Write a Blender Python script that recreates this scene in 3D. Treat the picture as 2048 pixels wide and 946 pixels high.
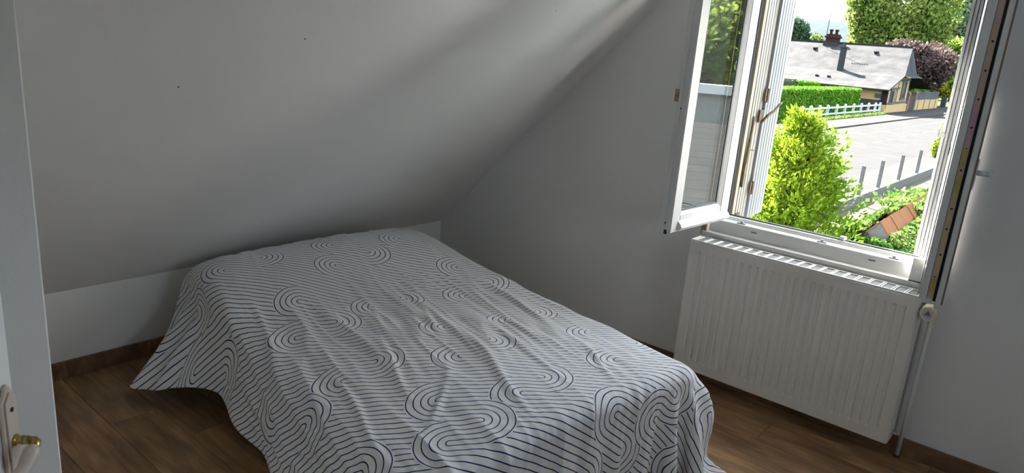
import bpy, bmesh, math, random, zlib, base64
import numpy as np
from mathutils import Vector, Matrix, noise

for o in list(bpy.data.objects):
    bpy.data.objects.remove(o, do_unlink=True)
SC = bpy.context.scene
COL = SC.collection
V = Vector

# ------------------------------------------------------------------ camera, sky, sun, exposure
IMG_W, IMG_H, FPX = 2048.0, 946.0, 1439.0
CAM = np.array([3.328, -3.28, 1.6])
PITCH, YAW, ROLL = .2668, -.6895, .0802
_f = np.array([math.sin(YAW) * math.cos(PITCH), math.cos(YAW) * math.cos(PITCH), -math.sin(PITCH)])
_r0 = np.array([math.cos(YAW), -math.sin(YAW), 0.0])
_u0 = np.cross(_r0, _f)
CR = math.cos(ROLL) * _r0 + math.sin(ROLL) * _u0
CU = -math.sin(ROLL) * _r0 + math.cos(ROLL) * _u0
CF = _f


def on(px, py, axis, val):
    """real-world point where the surveyed sight line px,py meets the plane axis = val"""
    d = CF + (px - IMG_W / 2) / FPX * CR - (py - IMG_H / 2) / FPX * CU
    t = (val - CAM[axis]) / d[axis]
    return V(CAM + t * d)


cam_data = bpy.data.cameras.new('camera')
cam_data.sensor_width = 36.0
cam_data.lens = FPX / IMG_W * 36.0
cam_data.clip_start = .02
cam_data.clip_end = 5000
cam = bpy.data.objects.new('camera', cam_data)
cam.matrix_world = Matrix(((CR[0], CU[0], -CF[0], CAM[0]), (CR[1], CU[1], -CF[1], CAM[1]),
                           (CR[2], CU[2], -CF[2], CAM[2]), (0, 0, 0, 1)))
COL.objects.link(cam)
SC.camera = cam

world = bpy.data.worlds.new('sky')
SC.world = world
world.use_nodes = True
wn = world.node_tree
wn.nodes.clear()
w_out = wn.nodes.new('ShaderNodeOutputWorld')
w_bg = wn.nodes.new('ShaderNodeBackground')
w_bg.inputs['Color'].default_value = (.72, .86, 1.0, 1)
w_bg.inputs['Strength'].default_value = 7.5
wn.links.new(w_bg.outputs[0], w_out.inputs[0])

sun_data = bpy.data.lights.new('sun', 'SUN')
sun_data.energy = 112.0
sun_data.angle = .009
sun_data.color = (1.0, .95, .87)
sun = bpy.data.objects.new('sun', sun_data)
COL.objects.link(sun)
sun.rotation_euler = V((1.0, -.63, -1.03)).to_track_quat('-Z', 'Y').to_euler()


def portal(name, loc, rot, sx, sy):
    ld = bpy.data.lights.new(name, 'AREA')
    ld.shape = 'RECTANGLE'
    ld.size, ld.size_y = sx, sy
    ld.cycles.is_portal = True
    lo = bpy.data.objects.new(name, ld)
    lo.location = loc
    lo.rotation_euler = rot
    COL.objects.link(lo)


portal('window_portal', (2.365, .34, 1.42), (math.radians(-90), 0, 0), 1.0, 1.36)
portal('side_window_portal', (5.12, -1.94, 1.53), (0, math.radians(90), 0), .95, .95)

vs = SC.view_settings
vs.view_transform = 'Standard'
vs.look = 'None'
vs.exposure = 0.40
vs.gamma = 1.0
vs.use_curve_mapping = False
SC.display_settings.display_device = 'sRGB'
cy = SC.cycles
cy.use_denoising = True
cy.max_bounces = 10
cy.diffuse_bounces = 6
cy.glossy_bounces = 4
cy.transmission_bounces = 6
cy.transparent_max_bounces = 12
cy.sample_clamp_indirect = 80.0
cy.caustics_reflective = False
cy.caustics_refractive = False

# ------------------------------------------------------------------ materials
MATS = {}
GLOSS = {'default': .4}


def mat(name, color, rough=.6, var=.06, scale=6.0, bump=0.0, bscale=80.0, metal=0.0, spec=None, stretch=(1, 1, 1),
        color2=None, translucent=0.0, coord='Object', detail=4.0, lo=.3, hi=.7, bdist=.01):
    if name in MATS:
        return MATS[name]
    m = bpy.data.materials.new(name)
    m.use_nodes = True
    nt = m.node_tree
    N, L = nt.nodes, nt.links
    N.clear()
    out = N.new('ShaderNodeOutputMaterial')
    p = N.new('ShaderNodeBsdfPrincipled')
    p.inputs['Roughness'].default_value = rough
    p.inputs['Metallic'].default_value = metal
    p.inputs['Specular IOR Level'].default_value = GLOSS['default'] if spec is None else spec
    tc = N.new('ShaderNodeTexCoord')
    mp = N.new('ShaderNodeMapping')
    mp.inputs['Scale'].default_value = stretch
    L.new(tc.outputs[coord], mp.inputs[0])
    nz = N.new('ShaderNodeTexNoise')
    nz.inputs['Scale'].default_value = scale
    nz.inputs['Detail'].default_value = detail
    L.new(mp.outputs[0], nz.inputs['Vector'])
    mr = N.new('ShaderNodeMapRange')
    mr.inputs[1].default_value = lo
    mr.inputs[2].default_value = hi
    L.new(nz.outputs['Fac'], mr.inputs[0])
    mx = N.new('ShaderNodeMix')
    mx.data_type = 'RGBA'
    if color2 is None:
        a = [max(0, c * (1 - var)) for c in color]
        b = [min(1, c * (1 + var)) for c in color]
    else:
        a, b = color, color2
    mx.inputs[6].default_value = (*a, 1)
    mx.inputs[7].default_value = (*b, 1)
    L.new(mr.outputs[0], mx.inputs[0])
    L.new(mx.outputs[2], p.inputs['Base Color'])
    if bump > 0:
        bn = N.new('ShaderNodeTexNoise')
        bn.inputs['Scale'].default_value = bscale
        bn.inputs['Detail'].default_value = 3
        L.new(mp.outputs[0], bn.inputs['Vector'])
        bp = N.new('ShaderNodeBump')
        bp.inputs['Strength'].default_value = bump
        bp.inputs['Distance'].default_value = bdist
        L.new(bn.outputs['Fac'], bp.inputs['Height'])
        L.new(bp.outputs[0], p.inputs['Normal'])
    if translucent > 0:
        tr = N.new('ShaderNodeBsdfTranslucent')
        L.new(mx.outputs[2], tr.inputs['Color'])
        ms = N.new('ShaderNodeMixShader')
        ms.inputs[0].default_value = translucent
        L.new(p.outputs[0], ms.inputs[1])
        L.new(tr.outputs[0], ms.inputs[2])
        L.new(ms.outputs[0], out.inputs[0])
    else:
        L.new(p.outputs[0], out.inputs[0])
    MATS[name] = m
    return m


M_WALL = mat('wall_paint', (.74, .735, .73), .85, var=.015, scale=3, bump=.12, bscale=220, bdist=.002, spec=.06)
M_CEIL = mat('ceiling_paint', (.76, .75, .745), .85, var=.015, scale=2, bump=.10, bscale=180, bdist=.002, spec=.2)
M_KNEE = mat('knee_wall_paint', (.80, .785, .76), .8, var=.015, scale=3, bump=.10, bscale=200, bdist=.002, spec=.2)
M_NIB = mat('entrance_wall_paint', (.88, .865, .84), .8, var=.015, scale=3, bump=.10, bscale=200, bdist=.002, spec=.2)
M_PVC = mat('white_plastic', (.58, .58, .57), .32, var=.02, scale=4, spec=.5)
M_PVCG = mat('grey_seal_plastic', (.10, .10, .105), .5, var=.05)
M_BLACK = mat('black_rubber', (.012, .012, .013), .6)
M_SHUT_LIT = mat('shutter_plastic_lit', (.55, .555, .56), .45, var=.03, scale=5)  # sunlit copy of the shutter plastic, sun brightness put into the colour
M_RAD = mat('radiator_enamel', (.74, .71, .66), .42, var=.02, scale=3, spec=.5)
M_RADG = mat('grille_grey_metal', (.20, .20, .193), .5, var=.05)  # plain darker grey of the grille mesh
M_PIPE = mat('pipe_paint', (.76, .75, .73), .4, var=.03)
M_STEEL = mat('zinc_passivated_steel', (.52, .48, .20), .4, scale=5, metal=.35, stretch=(.2, .2, 1.2), color2=(.50, .30, .40))
M_BRASS = mat('brass', (.50, .36, .13), .28, metal=1.0, var=.15, scale=30)
M_RUST = mat('worn_iron', (.42, .35, .24), .55, color2=(.20, .11, .06), scale=60, metal=.3)
M_IRON = mat('weathered_shutter_iron', (.10, .075, .045), .6, color2=(.045, .022, .010), scale=60)
M_BOLT = mat('weathered_bolt', (.15, .12, .07), .6, color2=(.06, .035, .015), scale=40)
M_BEIGE = mat('beige_enamel', (.62, .52, .43), .38, var=.04, scale=20)
M_DOOR = mat('door_paint', (.84, .835, .82), .45, var=.02, scale=3)
M_VALVE = mat('valve_ivory_plastic', (.72, .63, .46), .42, var=.05, scale=30)
M_SHUT_SHADE = mat('shutter_plastic_shaded', (.15, .152, .155), .45, var=.03, scale=5)  # shaded copy of the same white shutter plastic, shade put into the colour
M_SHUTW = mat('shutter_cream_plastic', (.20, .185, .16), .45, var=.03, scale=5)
M_WOODTRIM = mat('brown_trim_wood', (.30, .20, .13), .5, var=.15, scale=12, stretch=(8, 8, 1))


def wood_mat(name, c1, c2, rough):
    m = bpy.data.materials.new(name)
    m.use_nodes = True
    nt = m.node_tree
    N, L = nt.nodes, nt.links
    p = N['Principled BSDF']
    p.inputs['Roughness'].default_value = rough
    p.inputs['Specular IOR Level'].default_value = .35
    tc = N.new('ShaderNodeTexCoord')
    oi = N.new('ShaderNodeObjectInfo')
    add = N.new('ShaderNodeVectorMath')
    add.operation = 'ADD'
    cmb = N.new('ShaderNodeCombineXYZ')
    mu = N.new('ShaderNodeMath')
    mu.operation = 'MULTIPLY'
    mu.inputs[1].default_value = 37.0
    L.new(oi.outputs['Random'], mu.inputs[0])
    for k in range(3):
        L.new(mu.outputs[0], cmb.inputs[k])
    L.new(tc.outputs['Object'], add.inputs[0])
    L.new(cmb.outputs[0], add.inputs[1])
    mp = N.new('ShaderNodeMapping')
    mp.inputs['Scale'].default_value = (1.1, 11, 4)
    L.new(add.outputs[0], mp.inputs[0])
    n1 = N.new('ShaderNodeTexNoise')
    n1.inputs['Scale'].default_value = 2.2
    n1.inputs['Detail'].default_value = 7
    n1.inputs['Roughness'].default_value = .65
    n1.inputs['Distortion'].default_value = .8
    L.new(mp.outputs[0], n1.inputs['Vector'])
    mp2 = N.new('ShaderNodeMapping')
    mp2.inputs['Scale'].default_value = (2.2, 5, 3)
    L.new(add.outputs[0], mp2.inputs[0])
    n2 = N.new('ShaderNodeTexNoise')
    n2.inputs['Scale'].default_value = 2.0
    n2.inputs['Detail'].default_value = 3
    L.new(mp2.outputs[0], n2.inputs['Vector'])
    cr = N.new('ShaderNodeValToRGB')
    cr.color_ramp.elements[0].position = .34
    cr.color_ramp.elements[0].color = (*c1, 1)
    cr.color_ramp.elements[1].position = .68
    cr.color_ramp.elements[1].color = (*c2, 1)
    L.new(n1.outputs['Fac'], cr.inputs[0])
    mr = N.new('ShaderNodeMapRange')
    mr.inputs[1].default_value = .35
    mr.inputs[2].default_value = .7
    mr.inputs[3].default_value = .62
    mr.inputs[4].default_value = 1.12
    L.new(n2.outputs['Fac'], mr.inputs[0])
    mr2 = N.new('ShaderNodeMapRange')
    mr2.inputs[3].default_value = .85
    mr2.inputs[4].default_value = 1.15
    L.new(oi.outputs['Random'], mr2.inputs[0])
    mm = N.new('ShaderNodeMath')
    mm.operation = 'MULTIPLY'
    L.new(mr.outputs[0], mm.inputs[0])
    L.new(mr2.outputs[0], mm.inputs[1])
    vm = N.new('ShaderNodeVectorMath')
    vm.operation = 'SCALE'
    L.new(cr.outputs[0], vm.inputs[0])
    L.new(mm.outputs[0], vm.inputs['Scale'])
    L.new(vm.outputs[0], p.inputs['Base Color'])
    bp = N.new('ShaderNodeBump')
    bp.inputs['Strength'].default_value = .15
    bp.inputs['Distance'].default_value = .002
    L.new(n1.outputs['Fac'], bp.inputs['Height'])
    L.new(bp.outputs[0], p.inputs['Normal'])
    return m


M_FLOOR = wood_mat('laminate_oak', (.20, .105, .048), (.46, .27, .13), .42)
M_SKIRT = wood_mat('skirting_oak', (.17, .09, .045), (.32, .185, .095), .5)


def glass_mat():
    m = bpy.data.materials.new('window_glass')
    m.use_nodes = True
    nt = m.node_tree
    N, L = nt.nodes, nt.links
    N.clear()
    out = N.new('ShaderNodeOutputMaterial')
    tr = N.new('ShaderNodeBsdfTransparent')
    tr.inputs[0].default_value = (.86, .89, .88, 1)
    gl = N.new('ShaderNodeBsdfGlossy')
    gl.inputs['Roughness'].default_value = .0
    gl.inputs['Color'].default_value = (.95, 1, .98, 1)
    geo = N.new('ShaderNodeNewGeometry')
    dotp = N.new('ShaderNodeVectorMath')
    dotp.operation = 'DOT_PRODUCT'
    L.new(geo.outputs['Incoming'], dotp.inputs[0])
    L.new(geo.outputs['Normal'], dotp.inputs[1])

    def calc(op, a, b):
        n_ = N.new('ShaderNodeMath')
        n_.operation = op
        for k_, x_ in enumerate((a, b)):
            if isinstance(x_, float):
                n_.inputs[k_].default_value = x_
            elif x_ is not None:
                L.new(x_, n_.inputs[k_])
        return n_.outputs[0]
    one = calc('SUBTRACT', 1.0, calc('ABSOLUTE', dotp.outputs['Value'], None))
    refl = calc('ADD', calc('MULTIPLY', calc('POWER', one, 5.0), .79), .21)
    mx = N.new('ShaderNodeMixShader')
    L.new(refl, mx.inputs[0])
    L.new(tr.outputs[0], mx.inputs[1])
    L.new(gl.outputs[0], mx.inputs[2])
    L.new(mx.outputs[0], out.inputs[0])
    return m


M_GLASS = glass_mat()


# ------------------------------------------------------------------ object helpers
def put(name, me, material=None, parent=None, loc=None, smooth=False):
    if material is not None and len(me.materials) == 0:
        me.materials.append(material)
    if smooth:
        me.polygons.foreach_set('use_smooth', [True] * len(me.polygons))
    o = bpy.data.objects.new(name, me)
    COL.objects.link(o)
    if loc is not None:
        o.location = loc
    if parent is not None:
        o.parent = parent
    return o


def empty(name, loc=(0, 0, 0), rz=0.0):
    o = bpy.data.objects.new(name, None)
    o.empty_display_size = .1
    o.location = loc
    o.rotation_euler = (0, 0, rz)
    COL.objects.link(o)
    return o


def tag(o, label=None, cat=None, group=None, kind=None):
    if label:
        o['label'] = label
    if cat:
        o['category'] = cat
    if group:
        o['group'] = group
    if kind:
        o['kind'] = kind
    return o


class MB:
    """collects vertices and faces of one part"""

    def __init__(self):
        self.v, self.f = [], []

    def add(self, vs_, fs_):
        k = len(self.v)
        self.v += [tuple(p) for p in vs_]
        self.f += [tuple(i + k for i in f) for f in fs_]
        return self

    def box(self, a, b, bev=0.0):
        x0, y0, z0 = a
        x1, y1, z1 = b
        if bev <= 0:
            return self.add([(x0, y0, z0), (x1, y0, z0), (x1, y1, z0), (x0, y1, z0), (x0, y0, z1), (x1, y0, z1), (x1, y1, z1), (x0, y1, z1)],
                            [(0, 3, 2, 1), (4, 5, 6, 7), (0, 1, 5, 4), (1, 2, 6, 5), (2, 3, 7, 6), (3, 0, 4, 7)])
        bm = bmesh.new()
        bmesh.ops.create_cube(bm, size=1)
        for v in bm.verts:
            v.co = ((x0 + x1) / 2 + v.co.x * (x1 - x0), (y0 + y1) / 2 + v.co.y * (y1 - y0), (z0 + z1) / 2 + v.co.z * (z1 - z0))
        bmesh.ops.bevel(bm, geom=bm.edges[:], offset=bev, segments=2, affect='EDGES')
        bm.verts.index_update()
        self.add([v.co[:] for v in bm.verts], [tuple(v.index for v in f.verts) for f in bm.faces])
        bm.free()
        return self

    def bar(self, p, q, w, h, up=(0, 0, 1)):
        """square bar from p to q, w wide, h high"""
        p, q, up = V(p), V(q), V(up)
        d = (q - p).normalized()
        s = d.cross(up)
        if s.length < 1e-5:
            s = d.cross(V((0, 1, 0)))
        s.normalize()
        u = s.cross(d)
        c = [(-1, -1), (1, -1), (1, 1), (-1, 1)]
        vs_ = [p + s * (w / 2 * a) + u * (h / 2 * b) for a, b in c] + [q + s * (w / 2 * a) + u * (h / 2 * b) for a, b in c]
        return self.add(vs_, [(0, 1, 2, 3), (7, 6, 5, 4), (0, 4, 5, 1), (1, 5, 6, 2), (2, 6, 7, 3), (3, 7, 4, 0)])

    def prism(self, poly, axis, a, b):
        """polygon in the two axes other than axis, extruded from a to b"""
        n = len(poly)

        def mk(u, w, t):
            return {0: (t, u, w), 1: (u, t, w), 2: (u, w, t)}[axis]
        vs_ = [mk(u, w, a) for u, w in poly] + [mk(u, w, b) for u, w in poly]
        fs_ = [tuple(range(n)), tuple(range(2 * n - 1, n - 1, -1))]
        fs_ += [(i, i + n, (i + 1) % n + n, (i + 1) % n) for i in range(n)]
        return self.add(vs_, fs_)

    def tube(self, pts, rad, n=10, caps=True):
        """round tube along points; rad number or list"""
        pts = [V(p) for p in pts]
        if not isinstance(rad, (list, tuple)):
            rad = [rad] * len(pts)
        base = len(self.v)
        ref = None
        for i, p in enumerate(pts):
            d = (pts[min(i + 1, len(pts) - 1)] - pts[max(i - 1, 0)]).normalized()
            if ref is None:
                ref = V((0, 0, 1)) if abs(d.z) < .9 else V((1, 0, 0))
            s = d.cross(ref).normalized()
            u = s.cross(d)
            ref = u
            for k in range(n):
                t = 2 * math.pi * k / n
                self.v.append(tuple(p + (s * math.cos(t) + u * math.sin(t)) * rad[i]))
        for i in range(len(pts) - 1):
            for k in range(n):
                a, b = base + i * n + k, base + i * n + (k + 1) % n
                self.f.append((a, b, b + n, a + n))
        if caps:
            self.f.append(tuple(base + k for k in range(n - 1, -1, -1)))
            self.f.append(tuple(base + (len(pts) - 1) * n + k for k in range(n)))
        return self

    def mesh(self, name, fix=True):
        me = bpy.data.meshes.new(name)
        me.from_pydata(self.v, [], self.f)
        if fix:
            bm = bmesh.new()
            bm.from_mesh(me)
            bmesh.ops.recalc_face_normals(bm, faces=bm.faces[:])
            bm.to_mesh(me)
            bm.free()
        return me

    def build(self, name, material, parent=None, smooth=False, loc=None, bevel=0.0, auto=None):
        o = put(name, self.mesh(name), material, parent, loc, smooth)
        if bevel > 0:
            b = o.modifiers.new('bevel', 'BEVEL')
            b.width = bevel
            b.segments = 2
            b.limit_method = 'ANGLE'
        return o


def struct(o):
    o['kind'] = 'structure'
    return o


def disc_pts(c, r, n, ax=1):
    out = []
    for k in range(n):
        t = 2 * math.pi * k / n
        out.append((c[0] + r * math.cos(t), c[1] + r * math.sin(t)))
    return out

# ================================================================== THE ROOM
HK, TA = .40, 1.0            # knee wall height, roof pitch
ZC, RX, BY = 2.45, 5.0, -4.6   # flat ceiling, right wall, back wall
NIB_X, NIB_Y = 2.10, -2.93
SX = (ZC - HK) / TA

# floor: sub-floor slab with single laminate planks on it
floor = struct(MB().box((-.02, BY - .02, -.16), (RX + .02, .0, -.012)).build('floor', mat('sub_floor', (.05, .035, .025), .9)))
plank_meshes = {}


def plank_mesh(l, w):
    key = (round(l, 3), round(w, 3))
    if key not in plank_meshes:
        c, e = .0022, .0006
        a, b = l / 2 - e, w / 2 - e
        vs_ = [(-a, -b, -.012), (a, -b, -.012), (a, b, -.012), (-a, b, -.012),
               (-a, -b, -c), (a, -b, -c), (a, b, -c), (-a, b, -c),
               (-a + c, -b + c, 0), (a - c, -b + c, 0), (a - c, b - c, 0), (-a + c, b - c, 0)]
        fs_ = [(0, 3, 2, 1), (8, 9, 10, 11)]
        for k in range(4):
            n = (k + 1) % 4
            fs_ += [(k, n, n + 4, k + 4), (k + 4, n + 4, n + 8, k + 8)]
        me = MB().add(vs_, fs_).mesh('plank')
        me.materials.append(M_FLOOR)
        plank_meshes[key] = me
    return plank_meshes[key]


PW, PL = .192, 1.285
yb = -.004
row = 0
offs = [.45, 1.115, .18, .80, .52, 1.02, .30]
while yb > BY:
    w = PW if row else .185
    ya = max(yb - w, BY)
    xa = .004
    first = offs[row % 7]
    while xa < RX - .01:
        xb = min(xa + (first if xa < .01 else PL), RX)
        if not (yb < NIB_Y - .2 and xb < NIB_X):
            put('plank', plank_mesh(xb - xa, yb - ya), None, floor, ((xa + xb) / 2, (ya + yb) / 2, 0))
        xa = xb
    yb = ya
    row += 1

# window wall, cut to the roof pitch, with the window opening
WX0, WX1, WZ0, WZ1, WT = 1.865, 2.87, .745, 2.09, .34
ww = MB()
ww.prism([(-.02, -.1), (WX0, -.1), (WX0, HK + TA * WX0 + .02), (0, HK + .02), (-.02, HK)], 1, 0, WT)
ww.box((WX0, 0, -.1), (WX1, WT, WZ0))
ww.box((WX1, 0, -.1), (RX + .15, WT, ZC + .1))
ww.prism([(WX0, WZ1), (WX1, WZ1), (WX1, ZC + .08), (SX, ZC + .08), (WX0, HK + TA * WX0 + .02)], 1, 0, WT)
struct(ww.build('wall_window', M_WALL))

struct(MB().box((-.25, NIB_Y - .3, -.1), (0, .0, HK)).build('wall_knee', M_KNEE))
cs = MB()
cs.prism([(-.3, HK - .3 * TA), (SX, ZC), (SX, ZC + .2), (-.3, HK - .3 * TA + .2)], 1, BY, .0)
struct(cs.build('ceiling_slope', M_CEIL))
struct(MB().box((SX, BY, ZC), (RX + .15, .0, ZC + .15)).build('ceiling', M_CEIL))
# right wall with the side window the daylight in the room comes from as well
SWY0, SWY1, SWZ0, SWZ1 = -2.40, -1.48, 1.07, 2.0
wr = MB()
wr.box((RX, BY, -.1), (RX + .15, SWY0, ZC))
wr.box((RX, SWY1, -.1), (RX + .15, 0, ZC))
wr.box((RX, SWY0, -.1), (RX + .15, SWY1, SWZ0))
wr.box((RX, SWY0, SWZ1), (RX + .15, SWY1, ZC))
struct(wr.build('wall_right', M_WALL))
w2 = struct(empty('window_2', (RX + .06, (SWY0 + SWY1) / 2, SWZ0)))
f2 = MB()
hw, hh = (SWY1 - SWY0) / 2, SWZ1 - SWZ0
f2.box((-.03, -hw, 0), (.03, -hw + .06, hh)).box((-.03, hw - .06, 0), (.03, hw, hh))
f2.box((-.03, -hw, 0), (.03, hw, .06)).box((-.03, -hw, hh - .06), (.03, hw, hh))
f2.build('window_frame', M_PVC, w2)
put('glass_pane', MB().add([(0, -hw + .06, .06), (0, hw - .06, .06), (0, hw - .06, hh - .06), (0, -hw + .06, hh - .06)], [(0, 1, 2, 3)]).mesh('glass_pane', False), M_GLASS, w2)
struct(MB().box((2.74, BY, -.1), (2.86, -3.545, ZC)).build('wall_entrance', M_NIB))
struct(MB().box((NIB_X - .02, BY - .15, -.1), (RX + .15, BY, ZC)).build('wall_back', M_WALL))
nb = MB().box((-.02, NIB_Y - .12, -.1), (NIB_X, NIB_Y, ZC + .0)).box((NIB_X - .12, BY, -.1), (NIB_X, NIB_Y - .12, ZC))
nib = struct(nb.build('wall_left', M_NIB, bevel=.003))

# skirting boards
MB().box((.0, NIB_Y, 0), (.014, -.014, .078)).build('baseboard_left', M_SKIRT, bevel=.003)['kind'] = 'structure'
MB().box((.0, -.014, 0), (RX, 0, .078)).build('baseboard_window', M_SKIRT, bevel=.003)['kind'] = 'structure'

# small dark specks on the sloped ceiling
for i, (px, py, s) in enumerate(((610, 77, .0035), (357, 173, .0035), (1112, 21, .003))):
    d = CF + (px - IMG_W / 2) / FPX * CR - (py - IMG_H / 2) / FPX * CU
    # plane z = HK + TA*x
    t = (HK + TA * CAM[0] - CAM[2]) / (d[2] - TA * d[0])
    p = V(CAM + t * d)
    n = V((TA, 0, -1)).normalized()
    a = n.cross(V((0, 1, 0))).normalized()
    b = V((0, 1, 0))
    sp = MB().add([p + n * .0015 + a * s * math.cos(k * 1.047) * (1.4 if k % 2 else .8) + b * s * math.sin(k * 1.047) for k in range(6)] + [p + n * .0025], [(k, (k + 1) % 6, 6) for k in range(6)])
    tag(sp.build('wall_speck', mat('speck_dark', (.04, .035, .03), .8)),
        ['tiny dark speck at the upper middle of the sloped ceiling', 'tiny dark speck on the left part of the sloped ceiling', 'tiny dark speck on the bright band of the sloped ceiling'][i], 'speck', 'specks on the sloped ceiling')

# ------------------------------------------------------------------ window
win = struct(empty('window_1', ((WX0 + WX1) / 2, .03, WZ0)))
WC = V(win.location)


def wmb():
    return MB()


def sub(o_mb):
    o_mb.v = [tuple(V(p) - WC) for p in o_mb.v]
    return o_mb


FX0, FX1, FZ0, FZ1 = 1.925, 2.805, .850, 2.03
sub(MB().prism([(.025, .758), (.09, .758), (.09, .842), (.072, .850), (.058, .848), (.05, .832), (.03, .828), (.025, .824)], 0, WX0 + .001, WX1 - .001)).build('frame_rail', M_PVC, win)
sub(MB().prism([(.025, FZ1), (.09, FZ1), (.09, WZ1 - .002), (.025, WZ1 - .002)], 0, WX0 + .001, WX1 - .001)).build('frame_rail', M_PVC, win)
sub(MB().prism([(WX0 + .001, .025), (FX0 - .012, .025), (FX0 - .006, .05), (FX0, .06), (FX0, .09), (WX0 + .001, .09)], 2, .842, FZ1)).build('frame_post', M_PVC, win)
sub(MB().prism([(WX1 - .001, .025), (FX1 + .012, .025), (FX1 + .006, .05), (FX1, .06), (FX1, .09), (WX1 - .001, .09)], 2, .842, FZ1)).build('frame_post', M_PVC, win)
sub(MB().box((FX0, .070, .8495), (FX1, .088, .8545)).box((FX0 - .001, .070, .85), (FX0 + .005, .088, FZ1)).box((FX1 - .005, .070, .85), (FX1 + .001, .088, FZ1))).build('gasket', M_BLACK, win)
sub(MB().box((WX0 - .02, -.016, .745), (WX1 + .0, .0, .764)).box((WX0 + .001, 0, .745), (WX1 - .001, .026, .764))).build('sill_board', M_PVC, win, bevel=.002)
# drain slots and striker plates on the bottom rail
for px in (2.09, 2.62):
    sub(MB().box((px - .014, .0235, .800), (px + .014, .0255, .805))).build('drain_slot', M_PVCG, win)
for px in (2.02, 2.40, 2.70):
    sub(MB().box((px - .02, .030, .8275), (px + .02, .046, .8325)).box((px - .006, .034, .832), (px + .006, .042, .840))).build('striker_plate', mat('dull_zinc', (.45, .45, .44), .45, metal=.7), win)
sub(MB().tube([(2.475, .078, .852), (2.475, .078, .866)], .014, 12)).build('white_stop', M_PVC, win)
# brown timber strip left of the opening, and thin strip of reveal on the right
sub(MB().box((WX0 - .028, -.006, .742), (WX0 - .001, -.0005, WZ1))).build('wood_strip', M_WOODTRIM, win)
# bright foot of the right-hand frame post
sub(MB().prism([(2.780, -.012), (2.822, -.012), (2.822, .024), (2.792, .024)], 2, .768, .862)).build('post_foot', M_PVC, win)
sub(MB().box((2.779, -.0145, .748), (2.824, .0, .7675))).build('post_foot_seal', M_BLACK, win)


def leaf(name, hinge, xdir, sgn, wd):
    """casement leaf: local X from hinge to free edge, outer face at Y = 0, body towards -sgn*Y"""
    T, S, Z0, Z1 = .054, .070, .845, 2.02
    root = bpy.data.objects.new(name, None)
    COL.objects.link(root)
    root.parent = win
    root.location = V((hinge[0], hinge[1], 0)) - WC
    root.rotation_euler = (0, 0, math.atan2(xdir[1], xdir[0]))

    def Y(y):
        return -sgn * y          # y = depth below the outer face

    def bx(mb, x0, x1, y0, y1, z0, z1, bev=0.0):
        a, b = sorted((Y(y0), Y(y1)))
        return mb.box((x0, a, z0), (x1, b, z1), bev)
    bx(MB(), .0, S, 0, T, Z0, Z1, .004).build('sash_stile', M_PVC, root)
    bx(MB(), wd - S, wd, 0, T, Z0, Z1, .004).build('sash_stile', M_PVC, root)
    bx(MB(), S, wd - S, .001, T, Z0, Z0 + .072, .003).build('sash_rail', M_PVC, root)
    bx(MB(), S, wd - S, .001, T, Z1 - .072, Z1, .003).build('sash_rail', M_PVC, root)
    # sloped glazing beads around the pane
    bd = MB()
    x0, x1, z0, z1, b, dp = S, wd - S, Z0 + .072, Z1 - .072, .016, .017
    o_ = [(x0, Y(.001), z0), (x1, Y(.001), z0), (x1, Y(.001), z1), (x0, Y(.001), z1)]
    i_ = [(x0 + b, Y(dp), z0 + b), (x1 - b, Y(dp), z0 + b), (x1 - b, Y(dp), z1 - b), (x0 + b, Y(dp), z1 - b)]
    bd.add(o_ + i_, [(k, (k + 1) % 4, (k + 1) % 4 + 4, k + 4) for k in range(4)])
    o2 = [(x0, Y(T - .001), z0), (x1, Y(T - .001), z0), (x1, Y(T - .001), z1), (x0, Y(T - .001), z1)]
    i2 = [(x0 + b, Y(.038), z0 + b), (x1 - b, Y(.038), z0 + b), (x1 - b, Y(.038), z1 - b), (x0 + b, Y(.038), z1 - b)]
    bd.add(o2 + i2, [(k, (k + 1) % 4, (k + 1) % 4 + 4, k + 4) for k in range(4)])
    bd.build('glazing_bead', M_PVC, root)
    gk = MB()
    w = .010
    for (a, b_, c, d) in ((x0 + b - .002, x0 + b + w, z0 + b, z1 - b), (x1 - b - w, x1 - b + .002, z0 + b, z1 - b)):
        bx(gk, a, b_, .015, .041, c, d)
    bx(gk, x0 + b, x1 - b, .015, .041, z0 + b - .002, z0 + b + .005)
    bx(gk, x0 + b, x1 - b, .015, .041, z1 - b - .005, z1 - b + .002)
    gk.build('gasket', M_PVCG, root)
    gl = MB()
    gl.add([(x0 + b, Y(.018), z0 + b), (x1 - b, Y(.018), z0 + b), (x1 - b, Y(.018), z1 - b), (x0 + b, Y(.018), z1 - b)], [(0, 1, 2, 3)])
    put('glass_pane', gl.mesh('glass_pane', False), M_GLASS, root)
    gl = MB()
    gl.add([(x0 + b, Y(.036), z0 + b), (x1 - b, Y(.036), z0 + b), (x1 - b, Y(.036), z1 - b), (x0 + b, Y(.036), z1 - b)], [(0, 1, 2, 3)])
    put('glass_pane', gl.mesh('glass_pane', False), M_GLASS, root)
    return root, Y, bx, Z0, Z1


LW = .50
lroot, LY, lbx, LZ0, LZ1 = leaf('casement_leaf', (1.962, -.022), (-.058, -.998), 1, LW)
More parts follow.
